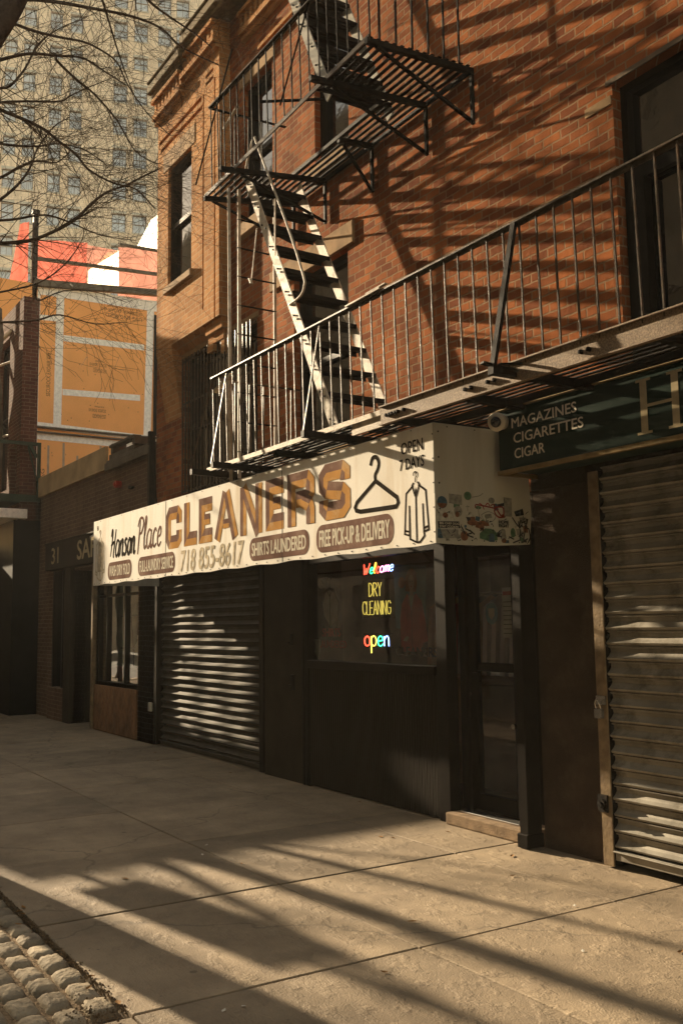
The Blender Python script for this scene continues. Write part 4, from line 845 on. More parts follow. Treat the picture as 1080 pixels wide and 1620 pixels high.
# recessed entrance
s=MB(); s.box(-16.30,-15.2,5.9,5.95,0,2.55); s.box(-15.24,-15.2,5.22,5.9,0,2.55); s.box(-16.34,-16.30,5.0,5.9,0,2.55); s.build('entrance_recess','stuccodark',Lb)
s=MB(); s.box(-16.1,-16.04,5.84,5.89,.02,2.2); s.box(-15.4,-15.34,5.84,5.89,.02,2.2); s.box(-16.04,-15.4,5.84,5.89,2.12,2.2); s.box(-16.04,-15.4,5.84,5.89,.02,.2); d=s.build('shop_door','frame',Lb,label='dark door deep in its recess'); s=MB(); s.box(-16.04,-15.4,5.86,5.87,.2,2.12); s.build('pane','pane',d)
s=MB(); s.box(-16.64,-16.30,4.93,5.05,0,2.6); s.build('pilaster','stuccodark',Lb)
s=MB(); s.box(-17.55,-16.64,5.08,5.10,.55,2.6); s.build('pane','pane',Lb); s=MB(); s.box(-17.55,-16.64,4.93,5.0,0.003,.55); s.build('stall_riser','brickbrown',Lb)
s=MB(); s.box(-17.56,-17.5,5.0,5.08,.55,2.6); s.box(-17.0,-16.95,5.0,5.08,.55,2.6); s.build('window_frame','frame',Lb)

# ================= LEFT BUILDING (under construction) =================
T=thing('left_brick_building','dark brick building front at the left edge with iron balcony and netting','building',(-22,4.8,0))
w=MB(); wall(w,-34,-18.5,0,7.95,4.60,[(-20.6,-19.5,4.3,7.4),(-19.3,-18.75,4.12,5.1),(-23,-21.9,4.3,7.2),(-20.5,-19.0,.6,2.7)],.22); w.quad((-18.5,4.9,0),(-18.5,4.9,4.0),(-18.5,12,4.0),(-18.5,12,0))
w.quad((-18.5,4.60,0),(-18.5,4.90,0),(-18.5,4.90,7.95),(-18.5,4.60,7.95)); w.quad((-18.5,4.60,7.95),(-18.5,4.9,7.95),(-34,4.9,7.95),(-34,4.6,7.95)); w.quad((-34,4.9,0),(-34,4.9,7.95),(-18.5,4.9,7.95),(-18.5,4.9,0)); w.build('wall','brickdark',T)
for (a,b_,c,d) in [(-20.6,-19.5,4.3,7.4),(-23,-21.9,4.3,7.2),(-20.5,-19.0,.6,2.7),(-19.3,-18.75,4.12,5.1)]:
    s=MB(); s.box(a,a+.06,4.74,4.80,c,d); s.box(b_-.06,b_,4.74,4.80,c,d); s.box(a+.06,b_-.06,4.74,4.80,d-.06,d); s.box(a+.06,b_-.06,4.74,4.80,c,c+.06); s.box(a+.06,b_-.06,4.74,4.8,(c+d)/2-.03,(c+d)/2+.03); o=s.build('window','frame',T); s=MB(); s.box(a+.06,b_-.06,4.77,4.78,c+.06,d-.06); s.build('pane','pane',o)
s=MB(); s.box(-33,-18.47,4.50,4.595,0,3.6); s.box(-18.497,-18.47,4.596,4.99,0,3.6); s.build('shade_front','shadeboard',T)  # dark sheet added over the ground floor in place of deep shade
Bc=thing('iron_balcony','dark green iron balcony with an open railing frame at the left edge','balcony',(-20,4,4))
s=MB(); s.box(-22.5,-18.4,4.03,4.59,3.93,4.08); s.build('platform','greenpaint',Bc)
s=MB(); s.box(-18.46,-18.40,4.90,4.96,4.08,5.09); s.box(-18.46,-18.40,4.03,4.90,5.03,5.09); s.box(-18.46,-18.4,4.03,4.07,4.08,5.03); s.bar((-18.42,4.90,4.35),(-18.42,4.72,5.0),.03,.02); s.bar((-18.43,4.89,4.8),(-18.43,4.75,5.04),.04,.06); s.bar((-18.45,4.93,4.08),(-22.5,4.93,4.08),.03,.05); s.box(-18.46,-18.40,4.59,4.96,3.95,4.079); s.build('railing_frame','greenpaint',Bc)
s=MB(); s.box(-22,-18.35,4.02,4.72,3.62,3.80); tag(bevel(s.build('canopy','tape'),.01),'pale flat canopy edge below the green balcony','canopy')
s=MB(); 
for x,y in ((-19.5,4.3),(-19.9,4.3),(-20.4,4.35)): s.cyl((x,y,4.1),(x+.05,y,9.6-(y-4.3)*8),.03,8)
for z in (5.4,6.9): s.cyl((-19.2,4.72,z),(-22,4.0,z+.05),.025,8)
s.bar((-19.2,4.70,7.6),(-22,3.7,6.6),.07,.05)
tag(s.build('scaffold','pale'),'pale scaffold poles in front of the left brick building','scaffold')
sf2=thing('scaffold','unseen frame of bars added beyond the left edge to dapple the shutter','scaffold',(-18.9,3.8,0))  # out of view, added so its bars break up light on the shutter
for y in (3.60,3.74,3.99): s=MB(); s.cyl((-18.9,y,0),(-18.9,y,5.2),.024,8); s.build('pole','iron',sf2)
for z in (2.75,3.35,4.05,4.3): s=MB(); s.cyl((-18.9,3.5,z),(-18.9,4.0,z),.018,8); s.build('ledger','iron',sf2)
s=MB(); s.bar((-18.9,3.62,3.4),(-18.9,3.98,2.9),.02,.02); s.bar((-18.88,3.74,4.1),(-18.88,3.98,4.5),.05,.05); s.box(-18.92,-18.88,3.80,3.90,3.42,3.62); s.build('brace','iron',sf2)
# debris netting hanging on the scaffold
s=MB(); n=40; m_=30; base=len(s.v); rs=random.Random(2)
for j in range(m_+1):
    for i in range(n+1):
        u=i/n; v=j/m_; y=4.05+(4.52-4.05)*u; s.v.append((-19.3-.5*u+.05*math.sin(u*25+v*3)+rs.uniform(-.008,.008),y+.05*math.sin(v*7+u*5),3.9+3.6*v-.25*u*v))
for j in range(m_):
    for i in range(n): a=base+j*(n+1)+i; s.f.append((a,a+1,a+n+2,a+n+1))
tag(s.build('debris_netting','beam',smooth=True),'grey brown netting hanging on the scaffold at the left edge','netting')

mb=MB(); rs=random.Random(6)  # sun blocker added out of view, keeps the lower left wall shaded
for j in range(19):
    for i in range(9): mb.v.append((-18.75+.05*math.sin(j*.8+i)+rs.uniform(-.01,.01),3.10+1.17*i/8+.02*math.sin(j),4.75+3.0*j/18+.05*math.sin(i*1.3)))
for j in range(18):
    for i in range(8): a=j*9+i; mb.f.append((a,a+1,a+10,a+9))
tag(mb.build('debris_netting','beam',smooth=True),'unseen opaque sheet added beyond the left edge to shade the wall','netting')

# ================= ORANGE SHEATHED BUILDING =================
O=thing('sheathed_building','building wrapped in orange sheathing boards with white taped seams','building',(-24,8,0))
X0=-24.0
s=MB(); s.box(-30,X0,5.0,6.30-.02,0,10.2); s.box(-30,X0,6.28,11,0,10.2); s.build('sheathing','sheath',O)
opl=Pl((X0+.002,0,0),(0,1,0)); s=MB(); q_=[0]
def tape(a,b,c,d,wd):
    q_[0]+=1; ribbon(opl,s,[(a,b),(c,d)],wd,.003+.0015*q_[0])
tape(6.33,0,6.33,10.2,.07); tape(6.85,6.62,6.87,10.1,.20); tape(9.22,6.5,9.29,10.0,.20); tape(6.97,8.90,9.12,8.96,.16); tape(6.97,7.50,9.02,7.58,.16); tape(6.36,9.35,6.78,9.38,.14)
tape(6.30,6.60,9.9,6.50,.15); tape(6.30,6.32,9.9,6.28,.17); tape(6.30,10.08,9.9,10.15,.28)
s.build('seam_tape','tape',O)
s=MB(); s.box(X0+.02,X0+.10,6.28,9.9,6.52,6.56); s.box(X0+.02,X0+.10,6.28,9.9,6.40,6.43); s.build('flashing','beam',O)
s=MB(); s.quad((X0+.03,9.38,6.6),(X0+.03,10.3,6.6),(X0+.03,10.3,9.9),(X0+.03,9.38,9.9)); s.build('dark_wrap','frame',O)
s=MB()
for (a,b,z) in ((8.25,9.5,9.65),(7.95,8.55,8.12),(7.95,8.55,6.92)):
    text(opl,s,'USG ENGAGED',a-.2,b-.45,z,z+.10,.004,flip=True); text(opl,s,'SECUROCK  EXOAIR 430',a-.3,b-.45,z+.16,z+.24,.004,flip=True); text(opl,s,'AIR AND WATER BARRIER',a-.15,b-.5,z+.28,z+.32,.004,flip=True)
vpl=Pl((X0+.002,0,0),(0,0,1),(0,-1,0)); text(vpl,s,'SECUROCK EXOAIR 430',7.35,8.45,-6.66,-6.56,.004); text(vpl,s,'USG',5.15,5.5,-6.56,-6.46,.004)
rs=random.Random(8)
for i in range(60): y=rs.uniform(6.5,9.1); z=rs.uniform(4.6,9.9); flat(opl,s,[(y,z),(y+.02,z),(y+.02,z+.02),(y,z+.02)],.004)
M['print']=mat('dark board print',(.16,.10,.05),.9,var=.2,bump=0); s.build('printed_lettering','print',O,label='small upside-down print on the orange boards')
M['greyrun']=mat('grey sealant',(.36,.28,.20),.7,scale=8,var=.2,bump=0)
s=MB(); 
for y,z0,z1 in ((6.62,4.8,6.1),(7.0,5.0,6.2),(7.35,5.2,5.9),(7.95,5.1,6.2),(8.45,5.5,6.1)): flat(opl,s,[(y,z0),(y+.06,z0),(y+.05,z1),(y,z1)],.003)
s.build('sealant_streak','greyrun',O)
# timber edge and pink sheeting on its roof
s=MB(); s.bar((X0+.06,6.2,10.20),(X0+.06,10.1,10.56),.16,.16); s.bar((X0-.3,6.2,10.97),(X0-.3,10.1,11.2),.06,.09); s.bar((X0-.3,8.5,11.8),(X0-.3,10.0,11.85),.06,.07); tag(s.build('roof_beam','beam'),'grey timber beams along the top of the orange wall','beam')
s=MB(); s.box(X0-.12,X0,6.16,6.28,5,12.05); s.box(X0-.13,X0+.01,6.13,6.31,12.05,12.15); tag(s.build('steel_post','black'),'dark upright post beside the red netting','post')
def sheet(name,m,pts,label,cat,wob=.05):
    mb=MB(); n=14; a,b,c,d=[Vector(p) for p in pts]; rs=random.Random(4)
    for j in range(n+1):
        for i in range(n+1):
            u,v=i/n,j/n; p=(a*(1-u)+b*u)*(1-v)+(d*(1-u)+c*u)*v; mb.v.append((p.x+wob*math.sin(u*9+v*4)*.6+rs.uniform(-.2,.2)*wob,p.y,p.z))
    for j in range(n):
        for i in range(n): k=j*(n+1)+i; mb.f.append((k,k+1,k+n+2,k+n+1))
    return tag(mb.build(name,m,smooth=True),label,cat)
sheet('debris_netting','netting',[(X0-.5,5.7,10.3),(X0-.5,6.17,10.3),(X0-.5,6.17,12.0),(X0-.5,5.95,11.9)],'red netting bundled left of the dark upright post','netting')
sheet('debris_netting','netting',[(X0-.5,6.3,10.3),(X0-.5,7.7,10.4),(X0-.5,7.7,11.75),(X0-.5,6.3,11.55)],'red netting stretched right of the dark upright post','netting')
sheet('plastic_sheeting','pinksheet',[(X0-.52,8.56,10.45),(X0-.52,9.9,10.5),(X0-.52,9.9,12.0),(X0-.52,8.56,11.82)],'pink translucent sheeting right of the bright white square','plastic sheeting')
sheet('plastic_sheeting','pinksheet',[(X0-.52,7.705,10.99),(X0-.52,7.95,11.21),(X0-.52,8.54,11.71),(X0-.52,7.705,11.70)],'small pink corner of sheeting left above the bright white square','plastic sheeting',wob=.01)
s=MB(); P=[(7.70,10.42),(8.55,10.5),(8.54,11.70),(8.25,11.6),(7.95,11.2),(7.70,10.98)]; s.poly([(X0-.44,y,z) for y,z in P]); tag(s.build('plastic_sheeting','whitesheet'),'bright white square of sheeting in the middle of the pink sheeting','plastic sheeting')
s=MB(); P=[(9.05,11.9),(9.9,11.95),(9.9,13.2),(9.45,12.75)]; s.poly([(X0-.44,y,z) for y,z in P]); tag(s.build('plastic_sheeting','whitesheet'),'white wedge of sheeting next to the corner of the brick building','plastic sheeting')

# ================= TALL BUILDING =================
gA=R(16.5); uu=Vector((math.sin(gA),math.cos(gA),0)); nn_=Vector((math.cos(gA),-math.sin(gA),0)); P0=Vector((-84.76,30.27,0))
K=thing('apartment_tower','tall pale brick apartment building with paired sash windows behind the bare branches','building',tuple(P0))
def TP(a,z,d=0): p=P0+uu*a+nn_*d; return (p.x,p.y,z)
cols=[(-14.6,1.1),(-12.9,1.1),(-10.6,1.1),(-8.95,1.1),(-6.6,1.15),(-4.75,1.15),(-.65,1.3),(1.25,1.3),(3.5,1.25),(5.25,1.25),(9.2,1.3),(11.1,1.3)]
rows=[]; z=57.75-3.28*18
hs=[]
for i in range(22):
    zt=59.6-3.22*(i-1); 
    if i==2: rows.append((zt-1.45,zt-.2))
    else: rows.append((zt-1.78,zt+.0))
wm=MB(); holes=[(c-w_/2+.0,c+w_/2,z0,z1) for c,w_ in cols for z0,z1 in rows if z0>1]
xs=sorted(set([-17.5,14]+[h[i] for h in holes for i in (0,1)])); zs=sorted(set([0,68]+[h[i] for h in holes for i in (2,3)]))
hset={(round(h[0],3),round(h[2],3)) for h in holes}
for i in range(len(xs)-1):
    for j in range(len(zs)-1):
        if (round(xs[i],3),round(zs[j],3)) in hset: continue
        wm.quad(TP(xs[i],zs[j]),TP(xs[i+1],zs[j]),TP(xs[i+1],zs[j+1]),TP(xs[i],zs[j+1]))
for a,b_,c,d in holes:
    e=-.35
    for p,q in (((a,c),(a,d)),((a,d),(b_,d)),((b_,d),(b_,c)),((b_,c),(a,c))): wm.quad(TP(*p),TP(*q),TP(*q,e),TP(*p,e))
for a,b_ in ((-17.5,14),): wm.quad(TP(a,0),TP(a,68),TP(a,68,-15),TP(a,0,-15)); wm.quad(TP(b_,0),TP(b_,0,-15),TP(b_,68,-15),TP(b_,68)); wm.quad(TP(a,68),TP(b_,68),TP(b_,68,-15),TP(a,68,-15))
wm.build('wall','brickpale',K)
# shallow pilasters and window bays
s=MB()
def tbox(mb,a,b_,c,d,e0,e1):
    n=len(mb.v)
    for e in (e0,e1):
        for z in (c,d):
            for x in (a,b_): mb.v.append(TP(x,z,e))
    for f in ((0,1,3,2),(4,6,7,5),(0,4,5,1),(2,3,7,6),(0,2,6,4),(1,5,7,3)): mb.f.append(tuple(n+i for i in f))
for a in (-3.75,-5.9,2.3,.28,4.35): tbox(s,a,a+.12,0,66,.0,.10)
s.build('pilaster','brickpale',K)
M['tframe']=mat('brown grey sash frame',(.16,.13,.10),.7,var=.2,bump=0)
vis=[h for h in holes if h[0]>-12 and h[1]<7 and 30<h[2]<62]
vis=vis[:100]
for a,b_,c,d in vis:
    f=MB(); t=.07
    tbox(f,a,a+t,c,d,-.30,-.2); tbox(f,b_-t,b_,c,d,-.30,-.2); tbox(f,a+t,b_-t,c,c+t,-.30,-.2); tbox(f,a+t,b_-t,d-t,d,-.30,-.2); tbox(f,a+t,b_-t,(c+d)/2-.03,(c+d)/2+.04,-.3,-.21); tbox(f,(a+b_)/2-.02,(a+b_)/2+.02,c+t,(c+d)/2-.03,-.29,-.24); tbox(f,(a+b_)/2-.02,(a+b_)/2+.02,(c+d)/2+.04,d-t,-.29,-.24)
    o=f.build('window','tframe',K); g=MB(); g.quad(TP(a,c,-.28),TP(b_,c,-.28),TP(b_,d,-.28),TP(a,d,-.28)); g.build('pane','farpane',o)
    l=MB(); tbox(l,a-.05,b_+.05,d+.002,d+.24,-.01,.03); l.build('lintel','side',o); l=MB(); tbox(l,a-.05,b_+.05,c-.14,c-.002,-.01,.06); l.build('sill','side',o)
rest=[h for h in holes if h not in vis]; f=MB()
for a,b_,c,d in rest: f.quad(TP(a,c,-.28),TP(b_,c,-.28),TP(b_,d,-.28),TP(a,d,-.28))
tag(f.build('window_rows','farpane',K),kind='stuff')
# ================= NEON + WINDOW ART =================
M['n_red']=emis('red neon',(1,.06,.03),2.0); M['n_green']=emis('green neon',(.05,.8,.35),1.4); M['n_yel']=emis('yellow neon',(.95,.62,.10),1.1); M['n_pink']=emis('pink neon',(1,.30,.62),1.9); M['n_blue']=emis('blue neon',(.25,.38,1),1.9); M['n_white']=emis('white neon',(.9,.75,.85),3); M['n_yd']=emis('dim yellow neon',(.70,.52,.10),.42); M['n_or']=emis('orange neon',(1,.42,.05),1.5)
NG={'W':([[(0,1),(.12,.4),(.2,0),(.35,.6),(.45,.05),(.6,.6),(.72,1.05)]],.8),'e':([[(.05,.3),(.38,.36),(.36,.55),(.2,.6),(.06,.42),(.08,.1),(.25,0),(.42,.12)]],.48),
'l':([[(0,.2),(.2,.7),(.18,1),(.08,.9),(.08,.15),(.22,0)]],.3),'c':([[(.38,.5),(.2,.6),(.06,.35),(.1,.06),(.28,.0),(.4,.1)]],.46),'o':([[(.22,.6),(.04,.45),(.04,.12),(.22,0),(.4,.12),(.4,.45),(.22,.6)]],.5),
'm':([[(.04,.58),(.04,0)],[(.04,.35),(.16,.6),(.26,.5),(.26,.02)],[(.26,.35),(.4,.6),(.5,.5),(.5,.0)]],.6),'p':([[(.04,.6),(.04,-.45)],[(.04,.45),(.22,.62),(.4,.45),(.38,.12),(.2,0),(.04,.15)]],.5),
'n':([[(.04,.6),(.04,0)],[(.04,.35),(.2,.6),(.36,.5),(.38,0)]],.48),
'D':([[(0,0),(0,1)],[(0,1),(.2,.97),(.36,.75),(.36,.25),(.2,.03),(0,0)]],.48),'R':([[(0,0),(0,1)],[(0,1),(.25,.98),(.36,.78),(.25,.56),(0,.52)],[(.12,.52),(.38,0)]],.48),'Y':([[(0,1),(.18,.5),(.36,1)],[(.18,.5),(.18,0)]],.46),
'C':([[(.38,.8),(.28,.98),(.1,.95),(0,.7),(0,.3),(.1,.05),(.28,.02),(.38,.2)]],.46),'L':([[(0,1),(0,.01),(.3,0)]],.38),'E':([[(.32,1),(.0,1),(0,0),(.32,0)],[(0,.5),(.26,.5)]],.42),'A':([[(0,0),(.18,1),(.36,0)],[(.07,.35),(.29,.35)]],.46),'N':([[(0,0),(0,1),(.34,0),(.34,1)]],.46),'I':([[(.02,0),(.02,1)]],.12),'G':([[(.38,.8),(.28,.98),(.1,.95),(0,.7),(0,.3),(.1,.05),(.28,.02),(.38,.2),(.38,.48),(.22,.48)]],.46)}
def neon(name,label,word,x0,x1,z0,h,y,cols_,r,sm=True,slant=0,rise=0):
    T_=thing(name,label,'neon sign',((x0+x1)/2,y,z0)); tot=sum(NG[c][1] for c in word); k=(x1-x0)/tot; x=x0
    for i,c in enumerate(word):
        mb=MB()
        for stq in NG[c][0]:
            P=[(x+a*k+slant*b*h,y,z0+b*h+rise*(x-x0)) for a,b in stq]
            if sm: P=smooth_pts(P,5)
            mb.tube(P,r,6)
        mb.build('letter_tube',cols_[i%len(cols_)] if isinstance(cols_,list) else cols_,T_,smooth=True); x+=NG[c][1]*k
    return T_
ny=5.13
T_=neon('neon_sign','small multicoloured neon Welcome script in the shop window','Welcome',-7.70,-7.20,2.055,.095,ny,['n_red','n_green','n_or','n_red','n_pink','n_pink','n_blue'],.0052,slant=.25,rise=.03)
s=MB(); s.box(-7.72,-7.20,ny+.012,ny+.018,2.045,2.058); s.cyl((-7.6,ny+.01,2.1),(-7.6,ny+.01,2.28),.003,5); s.cyl((-7.3,ny+.01,2.1),(-7.3,ny+.01,2.28),.003,5); s.build('holder','black',T_)
T_=neon('neon_sign','yellow outlined neon DRY CLEANING sign in the shop window','DRY',-7.60,-7.38,1.845,.125,ny,'n_yd',.0045,sm=False)
x=-7.71; k=(7.71-7.24)/sum(NG[c][1] for c in 'CLEANING')
for c in 'CLEANING':
    mb=MB()
    for stq in NG[c][0]: mb.tube([(x+a*k,ny,1.675+b*.125) for a,b in stq],.0045,6)
    mb.build('letter_tube','n_yd',T_,smooth=True); x+=NG[c][1]*k
s=MB(); s.box(-7.74,-7.20,ny+.02,ny+.03,1.64,2.0); s.build('backing','black',T_)
T_=neon('neon_sign','red yellow green and blue neon open sign low in the shop window','open',-7.69,-7.27,1.385,.15,ny,['n_red','n_yel','n_green','n_blue'],.0062)
s=MB(); s.box(-7.72,-7.25,ny+.012,ny+.018,1.37,1.38); s.box(-7.72,-7.25,ny+.012,ny+.018,1.49,1.497); s.build('holder','black',T_)
for n_,c in dict(p_blue=(.14,.27,.32),p_skin=(.55,.40,.28),p_red=(.50,.065,.045),p_hair=(.34,.13,.06),p_grey=(.34,.32,.27),p_dark=(.03,.028,.025),p_orange=(.40,.16,.07),p_paper=(.50,.47,.41)).items(): M[n_]=mat('window decal '+n_[2:],c,.5,scale=10,var=.2,bump=0)
wp=Pl((0,5.064,0),(1,0,0)); did=[0]
def decal(par,nm,m,polys,lab=None):
    mb=MB()
    for p in polys: did[0]+=1; n=len(p); d=-.002-.0004*did[0]; mb.poly([wp.at(a,b,.010-.0006*(did[0]%14)) for a,b in p])
    return mb.build(nm,m,par,label=lab)
def ell(cx,cz,rx,rz,k=18): return [(cx+rx*math.cos(6.2832*i/k),cz+rz*math.sin(6.2832*i/k)) for i in range(k)]
# poster: woman in a red coat
Wp=thing('window_poster','window poster of a woman in a red coat above the word CLEANERS','poster',(-6.8,5.06,1.4))
def decz(par,nm,m,poly,z_,lab=None):
    mb=MB(); mb.poly([wp.at(a,b,z_) for a,b in poly]); return mb.build(nm,m,par,label=lab)
decz(Wp,'backdrop','p_blue',[(-7.10,1.55),(-6.66,1.50),(-6.64,2.08),(-7.12,2.12)],-.012)
decz(Wp,'bloom','p_orange',ell(-7.00,1.95,.05,.05),-.011)
decz(Wp,'hair','p_hair',[(-6.94,1.87),(-6.95,1.97),(-6.91,2.05),(-6.84,2.07),(-6.78,2.03),(-6.77,1.94),(-6.79,1.86)],-.010)
decz(Wp,'face','p_skin',ell(-6.855,1.945,.045,.068),-.009); decz(Wp,'neck','p_skin',[(-6.885,1.83),(-6.825,1.83),(-6.83,1.90),(-6.88,1.90)],-.0095)
decz(Wp,'coat','p_red',[(-7.02,1.38),(-7.03,1.62),(-7.00,1.76),(-6.92,1.85),(-6.86,1.80),(-6.79,1.85),(-6.71,1.78),(-6.66,1.62),(-6.63,1.44),(-6.70,1.42),(-6.72,1.35),(-6.98,1.34)],-.0085)
decz(Wp,'blouse','p_paper',[(-6.90,1.83),(-6.86,1.70),(-6.815,1.83)],-.0078); decz(Wp,'hand','p_skin',[(-6.99,1.44),(-6.94,1.48),(-6.90,1.47),(-6.93,1.43)],-.0078); decz(Wp,'lapel','p_dark',[(-6.86,1.70),(-6.855,1.70),(-6.85,1.36),(-6.858,1.36)],-.0077)
decz(Wp,'eye','p_dark',ell(-6.872,1.955,.008,.005,8),-.008); decz(Wp,'eye','p_dark',ell(-6.838,1.955,.008,.005,8),-.008); decz(Wp,'mouth','p_red',ell(-6.855,1.912,.012,.005,8),-.008)
mb=MB(); text(wp,mb,'CLEANERS',-7.10,-6.50,1.305,1.385,-.006,bold=.004); mb.build('lettering','p_dark',Wp)
Mp=thing('window_poster','window poster of a shirted man above the words SHIRTS LAUNDERED','poster',(-8.1,5.06,1.4))
decz(Mp,'hair','p_dark',ell(-8.22,2.045,.045,.045),-.0105); decz(Mp,'face','p_grey',ell(-8.215,2.00,.035,.05),-.010)
mb=MB(); q=0
for P in ([(-8.34,1.68),(-8.37,1.80),(-8.30,1.92),(-8.22,1.95),(-8.12,1.92),(-8.04,1.80),(-8.06,1.68)],[(-8.34,1.68),(-8.33,1.56),(-8.20,1.52),(-8.08,1.56),(-8.06,1.68)],[(-8.21,1.95),(-8.205,1.54)],[(-8.27,1.94),(-8.21,1.86),(-8.15,1.94)],[(-8.44,1.90),(-8.40,1.87)],[(-8.43,1.98),(-8.38,1.93)],[(-8.37,2.05),(-8.33,1.99)],[(-8.02,1.98),(-8.06,1.93)],[(-7.96,1.92),(-8.0,1.88)]): q+=1; ribbon(wp,mb,P,.010,-.009+.0003*q)
mb.build('shirt_outline','p_dark',Mp); decz(Mp,'shirt_front','p_grey',[(-8.33,1.68),(-8.35,1.80),(-8.29,1.90),(-8.21,1.93),(-8.13,1.90),(-8.06,1.80),(-8.08,1.66),(-8.2,1.56)],-.011)
mb=MB(); text(wp,mb,'SHIRTS',-8.35,-8.02,1.47,1.55,-.007,bold=.004); text(wp,mb,'LAUNDERED',-8.42,-7.92,1.36,1.43,-.007,bold=.003); mb.build('lettering','p_red',Mp)
s=MB(); flat(wp,s,[(-8.50,1.32),(-8.44,1.24),(-8.40,1.32),(-8.40,1.44),(-8.50,1.44)],-.006); tag(s.build('alarm_sticker','p_grey'),'pale shield shaped sticker at the lower left of the shop window','sticker')
dp=Pl((0,5.183,0),(1,0,0)); Ds=thing('door_sticker','round blue sticker with a pale shield on the shop door','sticker',(-5.9,5.18,1.6))
mb=MB(); mb.poly([dp.at(-5.93+.075*math.cos(i*.35),1.66+.09*math.sin(i*.35),.006) for i in range(18)]); M['st_sky']=mat('sky blue sticker',(.10,.28,.38),.5,var=.1,bump=0); mb.build('disc','st_sky',Ds)
mb=MB(); mb.poly([dp.at(a,b,.0075) for a,b in ((-5.965,1.70),(-5.965,1.64),(-5.93,1.61),(-5.895,1.64),(-5.895,1.70))]); mb.build('shield','p_paper',Ds)
Ds=thing('hours_sign','white ruled opening hours card on the shop door','sign',(-5.75,5.18,1.6)); mb=MB(); mb.quad(dp.at(-5.80,1.47,.006),dp.at(-5.68,1.47,.006),dp.at(-5.68,1.86,.006),dp.at(-5.80,1.86,.006)); mb.build('card','p_paper',Ds)
mb=MB(); 
for i in range(8): mb.quad(dp.at(-5.79,1.50+i*.035,.007),dp.at(-5.69,1.50+i*.035,.007),dp.at(-5.69,1.505+i*.035,.007),dp.at(-5.79,1.505+i*.035,.007))
mb.build('ruled_lines','p_dark',Ds); mb=MB(); mb.quad(dp.at(-5.79,1.80,.007),dp.at(-5.69,1.80,.007),dp.at(-5.69,1.83,.007),dp.at(-5.79,1.83,.007)); mb.build('heading','p_red',Ds)

